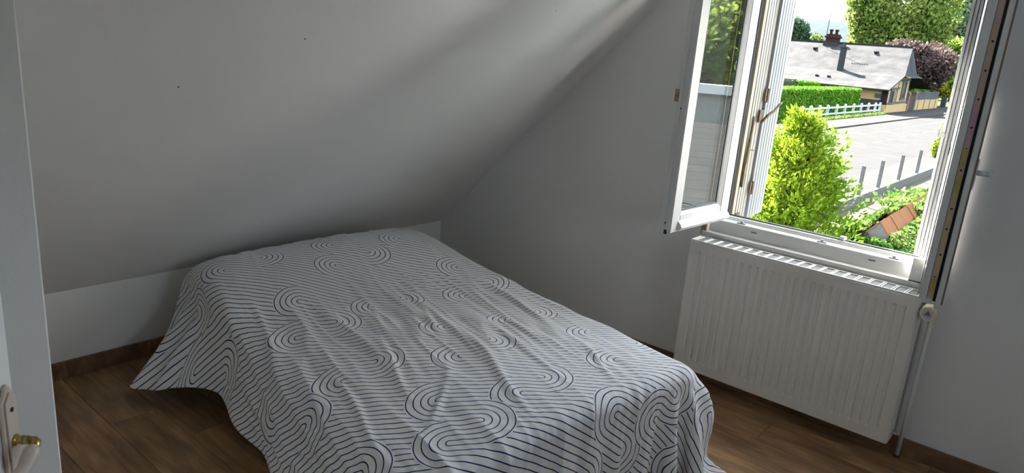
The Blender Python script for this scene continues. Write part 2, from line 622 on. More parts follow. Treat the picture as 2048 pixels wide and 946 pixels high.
# drip bead along the foot of the left leaf, lip along its closing edge
MB().prism([(.0, LZ0 + .012), (.016, LZ0 + .012), (.022, LZ0 + .022), (.016, LZ0 + .034), (.0, LZ0 + .05)], 0, .01, LW - .055).build('drip_bead', M_PVC, lroot)
lbx(MB(), LW, LW + .006, .030, .052, LZ0 + .004, LZ1 - .004).build('edge_lip', M_PVC, lroot)
lbx(MB(), LW - .004, LW + .004, .018, .030, LZ0 - .006, LZ0 + .012).build('corner_cap', M_BLACK, lroot)
k_ = MB()
lbx(k_, LW + .004, LW + .012, .044, .060, 1.405, 1.455)
k_.build('lock_keeper', M_RUST, lroot)
lbx(MB(), LW + .005, LW + .0075, .024, .030, 1.375, 1.381).build('screw', M_BLACK, lroot)
lbx(MB(), LW + .005, LW + .0075, .024, .030, .885, .891).build('screw', M_BLACK, lroot)

RW = .515
rroot, RY, rbx, RZ0, RZ1 = leaf('casement_leaf', (2.846, -.022), (.128, -.992), -1, RW)
rbx(MB(), RW, RW + .010, -.002, .020, RZ0 + .002, RZ1, .001).build('edge_profile', M_PVC, rroot)
rbx(MB(), RW, RW + .0035, -.0075, -.004, RZ0 + .01, RZ1).build('edge_lip', M_PVC, rroot)
fp = rbx(MB(), RW, RW + .003, .0215, .040, RZ0 + .012, RZ1 - .01).build('lock_faceplate', M_STEEL, rroot)
for z in (.885, .93, 1.01, 1.10, 1.17, 1.235, 1.30, 1.345, 1.37, 1.44, 1.53, 1.62, 1.71):
    sc_ = MB()
    a = RY(.031)
    sc_.tube([(RW + .003, a, z), (RW + .0042, a, z)], .0035, 8)
    sc_.build('screw', M_BLACK, fp)
for z in (.875, 1.225, 1.315):
    rbx(MB(), RW + .003, RW + .0045, .0220, .0395, z, z + .055).build('keeper_plate', mat('yellow_zinc', (.52, .45, .17), .4, var=.15, scale=50, metal=.75), fp)
rbx(MB(), RW - .004, RW + .001, .0405, .0485, RZ0, RZ1).build('seal', M_BLACK, rroot)
rbx(MB(), RW - .004, RW + .012, .049, .066, RZ0 - .022, RZ1 + .01, .002).build('rebate_lip', M_PVC, rroot)
rbx(MB(), RW - .016, RW - .008, .0661, .0720, RZ0 - .01, RZ1).build('brown_seal', mat('brown_seal_rubber', (.24, .165, .12), .6), rroot)
rbx(MB(), RW - .01, RW + .004, .010, .040, RZ0 - .012, RZ0 + .004, .002).build('corner_cap', M_PVC, rroot)
hd = MB()
rbx(hd, RW - .045, RW - .012, .064, .076, 1.235, 1.345, .004)
hd.build('handle_plate', M_PVC, rroot)
hd = MB()
hy = RY(.070)
hx = RW - .028
s_ = 1 if RY(1) > 0 else -1
hd.tube([(hx, RY(.072), 1.296), (hx, RY(.104), 1.296)], [.0095, .0085], 12)
hd.tube([(hx + .006, RY(.108), 1.296), (hx - .03, RY(.110), 1.295), (hx - .09, RY(.114), 1.294), (hx - .125, RY(.116), 1.293)], [.009, .0095, .0085, .007], 12)
hd.build('handle', M_PVC, rroot, smooth=True)

# ------------------------------------------------------------------ folding shutters outside
def shutter_panel(name, parent, p, q, th, z0, z1, m, ribs=5):
    """ribbed plastic board between plan points p and q, its ribs on the side to the left of p->q"""
    p, q = V((p[0], p[1], 0)), V((q[0], q[1], 0))
    d = (q - p)
    L_ = d.length
    d.normalize()
    n = V((-d.y, d.x, 0))
    prof = [(0, 0)]
    step = L_ / ribs
    for k in range(ribs):
        a = k * step
        prof += [(a + .004, 0), (a + step - .007, 0), (a + step - .006, -.007), (a + step - .001, -.007)]
    prof += [(L_, 0), (L_, -th), (0, -th)]
    pts = [p + d * u + n * w for u, w in prof]
    mb = MB().prism([(a.x, a.y) for a in pts], 2, z0, z1)
    return mb.build(name, m, parent)


SHZ0, SHZ1 = .80, 2.05
shl = empty('folding_shutter', (1.90, .3, SHZ0))
tag(shl, 'white ribbed folding shutter open outside the left side of the window', 'shutter', 'folding shutters outside the window')


def rel(o_, root_):
    o_.location = V(o_.location) - V(root_.location)
    return o_


rel(shutter_panel('shutter_board', shl, (1.916, .545), (1.934, .300), .024, SHZ0, SHZ1, M_SHUT_SHADE, 6), shl)
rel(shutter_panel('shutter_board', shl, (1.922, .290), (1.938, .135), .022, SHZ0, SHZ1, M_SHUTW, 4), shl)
rel(MB().box((1.905, .100, SHZ0 - .02), (1.938, .130, SHZ1)).build('shutter_post', mat('cream_post', (.30, .26, .18), .5), shl), shl)
rel(MB().box((1.908, .290, SHZ0), (1.922, .302, SHZ1)).build('joint_strip', M_PVCG, shl), shl)
for z in (1.43, .965):
    rel(MB().box((1.9345, .272, z - .03), (1.9395, .288, z + .03)).box((1.9345, .302, z - .03), (1.9395, .318, z + .03)).tube([(1.942, .295, z - .034), (1.942, .295, z + .034)], .005, 8).build('hinge', M_IRON, shl), shl)
lt = MB().box((1.938, .225, 1.30), (1.946, .270, 1.36))
lt.tube([(1.946, .255, 1.296), (1.972, .262, 1.338), (1.99, .285, 1.36), (2.0, .32, 1.395), (2.0, .34, 1.40)], [.007, .007, .006, .006, .005], 8)
rel(lt.build('latch', M_IRON, shl), shl)
bolt = MB().tube([(1.944, .145, 1.02), (1.946, .150, 1.12), (1.946, .158, 1.24), (1.944, .166, 1.33)], [.006, .009, .008, .006], 8).box((1.940, .136, .985), (1.952, .156, 1.10))
bolt.tube([(1.946, .155, 1.17), (1.965, .185, 1.168)], .003, 6)
rel(bolt.build('bolt_lever', M_BOLT, shl), shl)
rel(MB().box((1.936, .14, SHZ0 + .01), (1.946, .18, SHZ0 + .05)).build('foot_hinge', M_IRON, shl), shl)

shr = empty('folding_shutter', (2.79, .3, SHZ0))
tag(shr, 'stack of folded white shutter boards outside the right side of the window', 'shutter', 'folding shutters outside the window')
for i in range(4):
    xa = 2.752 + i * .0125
    rel(MB().box((xa, .125 + i * .010, SHZ0), (xa + .0100, .42, SHZ1), .002).build('shutter_board', M_SHUT_LIT, shr), shr)
rel(MB().tube([(2.757, .125, 1.37), (2.757, .108, 1.37)], .005, 8).box((2.745, .099, 1.352), (2.772, .108, 1.362)).box((2.745, .094, 1.352), (2.751, .110, 1.385)).build('catch', mat('dull_zinc', (.45, .45, .44), .45), shr), shr)

# ------------------------------------------------------------------ radiator
RAX0, RAX1, RAZ0, RAZ1, RAY0, RAY1 = 1.855, 2.862, .085, .742, -.142, -.042
rad = empty('radiator', ((RAX0 + RAX1) / 2, -.09, RAZ0))
tag(rad, 'white panel radiator with vertical grooves mounted below the window', 'radiator')


def rbuild(mb, name, m, parent=rad, **k):
    mb.v = [tuple(V(p) - V(rad.location)) for p in mb.v]
    return mb.build(name, m, parent, **k)


# front panel: pressed flutes
xs, ds = [RAX0 + .004], [0]
npitch = 26
pitch = (RAX1 - RAX0 - .07) / npitch
for k in range(npitch):
    c = RAX0 + .035 + pitch * (k + .5)
    for off, dpt in ((-.0085, 0), (-.0045, .0055), (.0045, .0055), (.0085, 0)):
        xs.append(c + off)
        ds.append(dpt)
xs.append(RAX1 - .004)
ds.append(0)
zs = [(RAZ0 + .004, 0), (RAZ0 + .046, 0), (RAZ0 + .060, 1), (RAZ1 - .062, 1), (RAZ1 - .050, 0), (RAZ1 - .010, 0), (RAZ1 - .001, -.0)]
fpn = MB()
nx = len(xs)
vv = [(xs[i], RAY0 + ds[i] * w + (0 if j < len(zs) - 1 else .006), z) for j, (z, w) in enumerate(zs) for i in range(nx)]
ff = [(j * nx + i, j * nx + i + 1, (j + 1) * nx + i + 1, (j + 1) * nx + i) for j in range(len(zs) - 1) for i in range(nx - 1)]
fpn.add(vv, ff)
rbuild(fpn, 'front_panel', M_RAD)
rbuild(MB().box((RAX0 + .004, RAY0 - .0015, RAZ0), (RAX1 - .004, RAY0 + .014, RAZ0 + .010), .002), 'bottom_fold', M_RAD)
rbuild(MB().box((RAX0 + .01, RAY0 + .012, RAZ0 + .02), (RAX1 - .01, RAY0 + .030, RAZ1 - .02)), 'water_panel', M_RAD)
rbuild(MB().box((RAX0 + .01, RAY1 - .018, RAZ0 + .02), (RAX1 - .01, RAY1, RAZ1 - .02)), 'water_panel', M_RAD)
for xa, xb in ((RAX0, RAX0 + .006), (RAX1 - .006, RAX1)):
    rbuild(MB().box((xa, RAY0, RAZ0 + .004), (xb, RAY1, RAZ1 + .001), .0015), 'side_cover', M_RAD)
# top grille: rails, cross bars in pairs and the darker louvred strip below
gr = rbuild(MB().box((RAX0 + .006, RAY0 + .002, RAZ1 - .004), (RAX1 - .006, RAY0 + .008, RAZ1 + .001)).box((RAX0 + .006, RAY1 - .004, RAZ1 - .004), (RAX1 - .006, RAY1, RAZ1 + .001)), 'top_grille', M_RAD)
NB_ = 21
for k in range(NB_):
    x = RAX0 + .012 + (RAX1 - RAX0 - .03) * k / (NB_ - 1)
    rbuild(MB().bar((x, RAY0 + .006, RAZ1 - .001), (x + .004, RAY1 - .002, RAZ1 - .001), .0045, .003).bar((x + .009, RAY0 + .006, RAZ1 - .001), (x + .013, RAY1 - .002, RAZ1 - .001), .0045, .003), 'grille_bar', M_RAD, gr)
rbuild(MB().box((RAX0 + .008, RAY0 + .008, RAZ1 - .009), (RAX1 - .008, RAY1 - .004, RAZ1 - .005)), 'grille_mesh', M_RADG, gr)
for x in (RAX0 + .12, RAX1 - .12):
    rbuild(MB().box((x - .015, RAY1, RAZ0 + .03), (x + .015, -.0015, RAZ1 - .08)), 'wall_bracket', M_RAD)
rbuild(MB().tube([(RAX1 - .001, -.07, RAZ0 + .03), (RAX1 + .014, -.07, RAZ0 + .03)], .011, 10).tube([(RAX1 + .014, -.07, RAZ0 + .03), (RAX1 + .018, -.07, RAZ0 + .03)], .007, 8), 'bleed_plug', mat('nickel', (.55, .54, .52), .35, metal=.9))
# thermostatic valve
vx, vz = 2.893, .690
rbuild(MB().tube([(RAX1 - .002, -.075, vz + .018), (RAX1 + .02, -.075, vz + .018)], .010, 10), 'valve_stub', M_RUST)
rbuild(MB().tube([(vx, -.075, vz + .045), (vx, -.075, vz + .026)], [.012, .014], 12).tube([(vx, -.060, vz + .01), (vx, -.10, vz + .004)], [.016, .02], 14), 'valve_body', M_PVC, smooth=False)
vh = MB().tube([(vx, -.098, vz), (vx, -.108, vz), (vx + .001, -.118, vz - .001), (vx + .004, -.150, vz - .004), (vx + .004, -.156, vz - .004)], [.022, .028, .031, .031, .028], 28)
vh = rbuild(vh, 'valve_head', M_VALVE)
for k in range(20):
    t = 2 * math.pi * k / 20
    c, s = math.cos(t), math.sin(t)
    rbuild(MB().bar((vx + .0015 + .0312 * c, -.122, vz - .0015 + .0312 * s), (vx + .004 + .0312 * c, -.149, vz - .004 + .0312 * s), .003, .002, up=(c, 0, s)), 'grip_rib', M_VALVE, vh)
rbuild(MB().tube([(vx + .004, -.1555, vz - .004), (vx + .004, -.1575, vz - .004)], .0195, 24), 'dial_disc', mat('dial_grey', (.55, .54, .52), .45), vh)
lx, lz, ly = vx + .004, vz - .002, -.1582
em = MB()
em.prism([(lx - .0125, lz - .007), (lx + .0125, lz - .007), (lx, lz + .0125)], 1, ly, ly + .0008)
rbuild(em, 'emblem_triangle', mat('emblem_grey', (.16, .16, .16), .5), vh)
em = MB()
for k in range(6):
    em.box((lx - .0115 + k * .004, ly, lz - .0125), (lx - .009 + k * .004, ly + .0008, lz - .0095))
rbuild(em, 'emblem_line', mat('emblem_grey', (.16, .16, .16), .5), vh)

pp = MB().tube([(2.895, -.062, .668), (2.897, -.045, .640), (2.897, -.040, .60), (2.896, -.040, .30), (2.894, -.040, .008)], .0088, 12)
pipe = empty('heating_pipe', (2.894, -.04, 0))
tag(pipe, 'thin white heating pipe rising from the floor to the radiator valve', 'pipe')
rel(pp.build('pipe_tube', M_PIPE, pipe, smooth=True), pipe)
rel(MB().tube([(2.894, -.04, .0005), (2.894, -.04, .010)], [.0125, .0105], 14).build('floor_collar', mat('collar_dark', (.06, .05, .045), .5), pipe), pipe)

# ------------------------------------------------------------------ door at the left edge
DZ1 = 2.04
ddir = V((.72, -.69, 0)).normalized()
dn = V((ddir.y * -1, ddir.x, 0))          # face normal towards the window
dfree = on(27, 792, 1, -3.018)
door = struct(empty('door_1', (dfree.x, dfree.y, 0), math.atan2(ddir.y, ddir.x)))
MB().box((0, -.04, .01), (.73, 0, DZ1), .002).build('door_leaf', M_DOOR, door)
plt_ = MB().prism([(.004, .905), (.004, 1.035), (.012, 1.043), (.016, 1.052), (.022, 1.058), (.028, 1.052), (.032, 1.043), (.040, 1.035), (.040, .80), (.032, .792), (.012, .792), (.004, .80)], 1, .0005, .006)
plate = plt_.build('handle_plate', M_BEIGE, door, bevel=.0025)
plate.location.z = .038
MB().prism([(.010, .81), (.010, 1.032), (.022, 1.045), (.034, 1.032), (.034, .81)], 1, .006, .0085).build('plate_panel', M_BEIGE, plate, bevel=.001)
MB().tube([(.022, .0086, 1.019), (.022, .0095, 1.019)], .0034, 10).build('screw', M_BLACK, plate)
MB().tube([(.022, .0086, .83), (.022, .0095, .83)], .0034, 10).build('screw', M_BLACK, plate)
hz = 1.010
prof = [(.0085, .0125), (.012, .0125), (.0135, .0100), (.018, .0085), (.022, .0088), (.025, .0102), (.028, .0100), (.030, .0085), (.034, .0095), (.038, .0100), (.041, .0085), (.046, .0078)]
prof = [(.0085 + (y - .0085) * .58, r * .66) for y, r in prof]
lev = MB().tube([(.022, y, hz) for y, r in prof], [r for y, r in prof], 16)
lev.tube([(.022, .029, hz), (.022, .033, hz), (.025, .037, hz - .001), (.031, .038, hz - .003), (.038, .038, hz - .006)], [.0052, .0058, .0064, .0066, .0066], 14)
lev = lev.build('lever_neck', M_BRASS, door, smooth=True)
gpts = [(.032, .038, hz - .004), (.038, .038, hz - .007), (.048, .0385, hz - .012), (.060, .0385, hz - .018), (.074, .038, hz - .024), (.092, .037, hz - .030), (.106, .036, hz - .035), (.114, .035, hz - .038)]
MB().tube(gpts, [.0072, .0108, .0110, .0090, .0098, .0122, .0118, .006], 16).build('lever_grip', M_BEIGE, door, smooth=True)
MB().tube([(.114, .035, hz - .038), (.120, .0345, hz - .040)], [.0070, .005], 12).build('lever_tip', M_BRASS, door, smooth=True)

# ================================================================== BED
BH = V((.275, -1.22, 0))
BA, BB = V((.985, -.174, 0)), V((.174, .985, 0))
bed = empty('bed', (BH.x, BH.y, 0), math.atan2(BA.y, BA.x))
tag(bed, 'double bed hidden under the patterned cover beside the knee wall', 'bed')
M_BASE = mat('bed_base_fabric', (.12, .11, .10), .9)
M_MATT = mat('mattress_fabric', (.75, .74, .71), .9)
MB().box((.04, -.55, .10), (1.88, .64, .235), .01).build('bed_base', M_BASE, bed)
MB().box((.03, -.555, .236), (1.90, .645, .375), .04).build('mattress', M_MATT, bed)
for a in (.14, 1.76):
    for b in (-.48, .56):
        MB().tube([(a, b, 0), (a, b, .10)], [.022, .03], 12).build('leg', M_BASE, bed)

# ---- the cover is laid over the bed by a small cloth relaxation (bed coordinates: a head to foot, b across, z up)
BED_L, BED_L0, BED_R, BED_H = 1.945, -.58, .69, .466


def vnoise(x, y, seed):
    """smooth value noise on arrays"""
    xi, yi = np.floor(x).astype(np.int64), np.floor(y).astype(np.int64)
    fx, fy = x - xi, y - yi
    fx, fy = fx * fx * (3 - 2 * fx), fy * fy * (3 - 2 * fy)

    def h(i, j):
        n = np.sin(i * 127.1 + j * 311.7 + seed * 74.7) * 43758.5453
        return (n - np.floor(n)) * 2 - 1
    return (h(xi, yi) * (1 - fx) + h(xi + 1, yi) * fx) * (1 - fy) + (h(xi, yi + 1) * (1 - fx) + h(xi + 1, yi + 1) * fx) * fy


def bed_top(a, b):
    s = np.clip((.10 - b) / .68, 0, 1)
    t = BED_H - .105 * s ** 1.5 * (.45 + .55 * np.clip(a / .9, 0, 1))
    pa = np.where(a < .14, np.exp(-((a - .14) / .30) ** 2), np.exp(-((a - .14) / .36) ** 2))
    pb = 1 - np.clip((b - .44) / .30, 0, 1) ** 2 - np.clip((-.46 - b) / .30, 0, 1) ** 2
    dip = 1 - .07 * np.exp(-((b + .02) / .12) ** 2)
    return t + (.082 + .004 * np.clip(b / .35, -1, 1)) * pa * pb * dip


def drape(NA=82, NB=74, steps=110, iters=18):
    A0, A1, B0, B1 = -.10, 2.255, -.81, 1.00
    gi, gj = np.meshgrid(np.linspace(0, 1, NA), np.linspace(0, 1, NB), indexing='ij')
    ra = A0 + (A1 - A0) * gi
    rb = B0 + (B1 - B0) * gj
    wl = np.clip((-.40 - rb) / .5, 0, 1)
    wl = wl * wl * (3 - 2 * wl)
    ra = ra + .14 * wl * np.maximum(0, 1 - (ra - A0) / 1.1) ** 2
    rb = rb - .15 * wl * np.minimum(1, np.maximum(0, 1.15 - (ra - .10) / .50)) ** 1.2
    R = np.stack([ra, rb], -1)
    P = np.zeros((NA, NB, 3))
    P[..., 0], P[..., 1] = ra, rb
    P[..., 2] = .60 + .010 * vnoise(ra * 1.3 + rb * 1.5, rb * 6 - ra, 3) + .005 * vnoise(ra * 2.4, rb * 14 - ra * 3, 5)
    ease = 1.012
    cons = []
    for (di, dj, k) in ((1, 0, 1.0), (0, 1, 1.0), (1, 1, .45), (1, -1, .45), (2, 0, .10), (0, 2, .10)):
        for par in range(2):
            ii, jj = np.meshgrid(np.arange(NA), np.arange(NB), indexing='ij')
            if di:
                sel = (ii // max(di, 1)) % 2 == par
            else:
                sel = (jj // max(dj, 1)) % 2 == par
            ok = sel & (ii + di < NA) & (jj + dj < NB) & (jj + dj >= 0)
            i0 = (ii[ok] * NB + jj[ok])
            i1 = ((ii[ok] + di) * NB + jj[ok] + dj)
            d0 = np.linalg.norm(R.reshape(-1, 2)[i0] - R.reshape(-1, 2)[i1], axis=1) * ease
            cons.append((i0, i1, d0, k))
    X = P.reshape(-1, 3).copy()
    Vv = np.zeros_like(X)
    dt = 1 / 60.0
    r, c0, c1 = .055, BED_L / 2, (BED_L0 + BED_R) / 2
    h0, h1 = BED_L / 2 - r, (BED_R - BED_L0) / 2 - r
    for st in range(steps):
        Vv[:, 2] -= 9.8 * dt
        Vv *= .965
        X0 = X.copy()
        X = X + Vv * dt
        for it in range(iters):
            for i0, i1, d0, k in cons:
                d = X[i1] - X[i0]
                l = np.sqrt((d * d).sum(1)) + 1e-9
                w = (k * .5 * (l - d0) / l)[:, None] * d
                X[i0] += w
                X[i1] -= w
            if it % 3 == 2 or it == iters - 1:
                T = bed_top(X[:, 0], X[:, 1])
                qa, qb, qz = X[:, 0] - c0, X[:, 1] - c1, X[:, 2] - (T - r)
                sa, sb = np.sign(qa), np.sign(qb)
                qa, qb = np.abs(qa) - h0, np.abs(qb) - h1
                ma, mb, mz = np.maximum(qa, 0), np.maximum(qb, 0), np.maximum(qz, 0)
                lo = np.sqrt(ma * ma + mb * mb + mz * mz)
                inn = np.maximum(np.maximum(qa, qb), qz)
                outside = inn > 0
                d = np.where(outside, lo, inn) - r
                nx = np.where(outside, ma / (lo + 1e-9), (qa >= inn) * 1.0) * sa
                ny = np.where(outside, mb / (lo + 1e-9), ((qb >= inn) & (qa < inn)) * 1.0) * sb
                nz = np.where(outside, mz / (lo + 1e-9), ((qz >= inn) & (qa < inn) & (qb < inn)) * 1.0)
                contact = d < .006
                pen = np.where(contact, .006 - d, 0)
                nv = np.stack([nx, ny, nz], 1)
                X += nv * pen[:, None]
                # friction
                mv = X - X0
                tan = mv - nv * (mv * nv).sum(1, keepdims=True)
                X -= np.where(contact, .8, 0.0)[:, None] * tan * (1.0 if it == iters - 1 else .3)
                fl = X[:, 2] < .012
                X[fl, 2] = .012
                X[fl, :2] -= .7 * (X[fl, :2] - X0[fl, :2])
        Vv = (X - X0) / dt
    P = X.reshape(NA, NB, 3)
    # the hanging sides stand off a little, most of all the loose corner beside the head
    a, b, z = P[..., 0].copy(), P[..., 1].copy(), P[..., 2].copy()
    dep = np.clip((.33 - z) / .32, 0, 1)
    left = np.clip((BED_L0 + .06 - b) / .06, 0, 1)
    w2 = np.where(a < .20, 1, np.exp(-((a - .20) / .26) ** 2))
    P[..., 1] -= left * dep * (.120 + .025 * np.sin(a * 15 + 1) * dep)
    P[..., 1] -= left * w2 * dep ** 1.1 * .185
    P[..., 0] += left * w2 * dep * .22
    # fold that stands out at the corner of the foot end by the window
    rs = np.clip((b - BED_R + .02) / .03, 0, 1) * np.exp(-((a - 1.90) / .10) ** 2) * np.sin(np.clip((.47 - z) / .44, 0, 1) * math.pi)
    P[..., 1] += .09 * rs
    P[..., 0] += .02 * rs
    P[..., 2] = np.maximum(P[..., 2], .012)
    return P, R
# ---- end of the cloth relaxation

_P, _R = drape()
ra, rb = _R[..., 0], _R[..., 1]
CP = np.empty_like(_P)
for k in range(2):
    CP[..., k] = BH[k] + _P[..., 0] * BA[k] + _P[..., 1] * BB[k]
CP[..., 2] = _P[..., 2]


UPK = 5


def up3(G):
    """Catmull-Rom refinement of a grid along both axes"""
    def ax(G):
        n = G.shape[0]
        Pm = np.concatenate([2 * G[:1] - G[1:2], G, 2 * G[-1:] - G[-2:-1]], 0)
        out = []
        for k in range(UPK):
            t = k / UPK
            a, b, c, d = Pm[0:n - 1], Pm[1:n], Pm[2:n + 1], Pm[3:n + 2]
            out.append(.5 * (2 * b + (c - a) * t + (2 * a - 5 * b + 4 * c - d) * t * t + (3 * b - 3 * c + d - a) * t ** 3))
        R_ = np.empty(((n - 1) * UPK + 1,) + G.shape[1:])
        for k in range(UPK):
            R_[k:-1:UPK] = out[k]
        R_[-1] = G[-1]
        return R_
    return ax(ax(G).swapaxes(0, 1)).swapaxes(0, 1)


CP, RA, RB = up3(CP), up3(ra[..., None])[..., 0], up3(rb[..., None])[..., 0]
du = np.gradient(CP, axis=0)
dv = np.gradient(CP, axis=1)
nrm = np.cross(du, dv)
nrm /= np.linalg.norm(nrm, axis=2, keepdims=True) + 1e-12
CNA, CNB = RA.shape
wr_ = np.zeros((CNA, CNB))
for i in range(CNA):
    for j in range(CNB):
        a, b = RA[i, j], RB[i, j]
        t = b + .17 * a
        n1 = noise.noise((a * 1.3 + 3, t * 8.5, .7))
        n2 = noise.noise((a * 2.6, (b + .10 * a) * 21, 2.1))
        n3 = noise.noise((a * 9, b * 16, 5.5))
        msk = .35 + .65 * max(0, min(1, .6 + 1.6 * noise.noise((a * 1.4, b * 1.7, 9.0))))
        wr_[i, j] = msk * (.0105 * max(0, .30 - abs(n1)) / .30 + .0050 * max(0, .35 - abs(n2)) / .35 + .0024 * n3)
# a few long pulled creases running down the bed
for (a0, b0, a1, b1, w_, h_) in ((1.12, .10, 1.86, -.06, .016, .011), (1.35, -.06, 1.78, -.40, .014, .008), (.62, -.34, 1.05, -.42, .018, .007),
                                 (.25, -.52, .95, -.66, .016, .009), (.40, -.46, 1.25, -.58, .013, .008), (1.15, -.45, 1.75, -.50, .012, .007),
                                 (1.45, .42, 1.88, .30, .012, .006), (.75, .10, 1.30, .0, .013, .006), (.55, -.05, 1.2, -.16, .012, .005), (1.0, -.2, 1.55, -.30, .012, .007)):
    ax_, bx_ = a1 - a0, b1 - b0
    l2 = ax_ * ax_ + bx_ * bx_
    t = np.clip(((RA - a0) * ax_ + (RB - b0) * bx_) / l2, 0, 1)
    dd = np.hypot(RA - (a0 + t * ax_), RB - (b0 + t * bx_ + .02 * np.sin(t * 5)))
    wr_ += h_ * np.exp(-(dd / w_) ** 2) * np.sin(np.clip(t, .0, 1) * math.pi) ** .6
CP = CP + nrm * np.sign(nrm[CNA // 2, CNB // 2, 2]) * wr_[..., None]
CP[..., 2] = np.maximum(CP[..., 2], .006)
idx = np.arange(CNA * CNB).reshape(CNA, CNB)
quads = np.stack([idx[:-1, :-1], idx[1:, :-1], idx[1:, 1:], idx[:-1, 1:]], -1).reshape(-1, 4)
cm = bpy.data.meshes.new('bed_cover')
cm.from_pydata(CP.reshape(-1, 3).tolist(), [], quads.tolist())
uvl = cm.uv_layers.new(name='cloth')
TH = math.radians(52)
pu = RA * math.cos(TH) + RB * math.sin(TH)
pv = -RA * math.sin(TH) + RB * math.cos(TH)
# the cloth is pulled askew near the pillows
pv = pv + .11 * np.tanh((pu - .30) / .28) * np.exp(-((pv + .55) / .35) ** 2)
uvv = np.stack([pu.reshape(-1), pv.reshape(-1)], -1)[quads.reshape(-1)]
uvl.data.foreach_set('uv', uvv.astype(np.float32).reshape(-1))

# printed pattern: parallel navy lines that turn round in concentric half discs
CAPS = [(1, -0.223, -23), (-1, -0.126, -16), (1, 0.23, -15), (-1, 0.337, -7), (1, 0.46, 2), (1, 0.142, -30), (-1, 0.324, -35), (-1, 0.546, -23), (1, 0.467, -28), (1, 0.205, -40), (-1, 0.534, -48), (1, 0.453, -53), (1, 0.769, -36), (1, 0.839, -47), (1, 0.784, -59), (1, 0.835, -68), (1, 0.773, -6), (-1, 0.908, -11), (1, 0.83, -18), (-1, 1.107, -24), (1, 1.025, -30), (-1, 0.926, -41), (-1, 1.115, -53), (1, 1.053, -58), (-1, 0.92, -64), (1, 1.339, -34), (-1, 1.484, -38), (1, 1.39, -46), (1, -0.539, -26), (-1, -0.405, -30), (1, -0.666, -29), (-1, -0.173, -42), (1, -0.14, -48), (1, -0.355, -38), (1, 0.173, -54), (-1, 0.333, -60), (1, 0.329, -67), (-1, 0.568, -71), (1, 1.388, -59), (-1, 1.503, -63), (-1, 1.623, -51), (1, 1.593, -56), (-1, 1.382, -69), (1, 1.836, -59), (1, 1.822, -46), (1, 0.167, -6)]
SP = .0238
m = bpy.data.materials.new('printed_cotton')
m.use_nodes = True
N, L = m.node_tree.nodes, m.node_tree.links
bs = N['Principled BSDF']
bs.inputs['Roughness'].default_value = .85
bs.inputs['Specular IOR Level'].default_value = .15
bs.inputs['Sheen Weight'].default_value = .15
uvn = N.new('ShaderNodeUVMap')
uvn.uv_map = 'cloth'
wob = N.new('ShaderNodeTexNoise')
wob.inputs['Scale'].default_value = 7
L.new(uvn.outputs[0], wob.inputs['Vector'])
sb = N.new('ShaderNodeVectorMath')
sb.operation = 'SUBTRACT'
sb.inputs[1].default_value = (.5, .5, .5)
L.new(wob.outputs['Color'], sb.inputs[0])
scn = N.new('ShaderNodeVectorMath')
scn.operation = 'SCALE'
scn.inputs['Scale'].default_value = .006
L.new(sb.outputs[0], scn.inputs[0])
addn = N.new('ShaderNodeVectorMath')
addn.operation = 'ADD'
L.new(uvn.outputs[0], addn.inputs[0])
L.new(scn.outputs[0], addn.inputs[1])
flat = N.new('ShaderNodeVectorMath')
flat.operation = 'MULTIPLY'
flat.inputs[1].default_value = (1, 1, 0)
L.new(addn.outputs[0], flat.inputs[0])
sep = N.new('ShaderNodeSeparateXYZ')
L.new(flat.outputs[0], sep.inputs[0])
cur = sep.outputs['Y']
edge = None


def mth(op, a, b=None):
    n_ = N.new('ShaderNodeMath')
    n_.operation = op
    for k, x_ in enumerate((a, b)):
        if x_ is None:
            continue
        if isinstance(x_, (int, float)):
            n_.inputs[k].default_value = x_
        else:
            L.new(x_, n_.inputs[k])
    return n_.outputs[0]


RC = 4.78 * SP
for sg, p_, k_ in CAPS:
    s1 = N.new('ShaderNodeVectorMath')
    s1.operation = 'SUBTRACT'
    s1.inputs[1].default_value = (p_, k_ * SP, 0)
    L.new(flat.outputs[0], s1.inputs[0])
    ln = N.new('ShaderNodeVectorMath')
    ln.operation = 'LENGTH'
    L.new(s1.outputs[0], ln.inputs[0])
    dt = N.new('ShaderNodeVectorMath')
    dt.operation = 'DOT_PRODUCT'
    dt.inputs[1].default_value = (-sg, 0, 0)
    L.new(s1.outputs[0], dt.inputs[0])
    ins = mth('MULTIPLY', mth('LESS_THAN', ln.outputs['Value'], RC), mth('GREATER_THAN', dt.outputs['Value'], 0.0))
    mx = N.new('ShaderNodeMix')
    mx.data_type = 'FLOAT'
    L.new(ins, mx.inputs[0])
    L.new(cur, mx.inputs[2])
    L.new(ln.outputs['Value'], mx.inputs[3])
    cur = mx.outputs[0]
fr = mth('FRACT', mth('DIVIDE', cur, SP))
ds_ = mth('MULTIPLY', mth('ABSOLUTE', mth('SUBTRACT', fr, .5)), SP)
mr = N.new('ShaderNodeMapRange')
mr.inputs[1].default_value = .0017
mr.inputs[2].default_value = .0023
L.new(ds_, mr.inputs[0])
cmx = N.new('ShaderNodeMix')
cmx.data_type = 'RGBA'
cmx.inputs[6].default_value = (.013, .018, .13, 1)
cmx.inputs[7].default_value = (.74, .735, .725, 1)
L.new(mr.outputs[0], cmx.inputs[0])
L.new(cmx.outputs[2], bs.inputs['Base Color'])
wv = N.new('ShaderNodeTexNoise')
wv.inputs['Scale'].default_value = 38
wv.inputs['Detail'].default_value = 4
L.new(uvn.outputs[0], wv.inputs['Vector'])
bpn = N.new('ShaderNodeBump')
bpn.inputs['Strength'].default_value = .35
bpn.inputs['Distance'].default_value = .006
L.new(wv.outputs['Fac'], bpn.inputs['Height'])
L.new(bpn.outputs[0], bs.inputs['Normal'])
cover = put('bed_cover', cm, m, None, None, True)
sd = cover.modifiers.new('thickness', 'SOLIDIFY')
sd.thickness = .002
sd.offset = -1
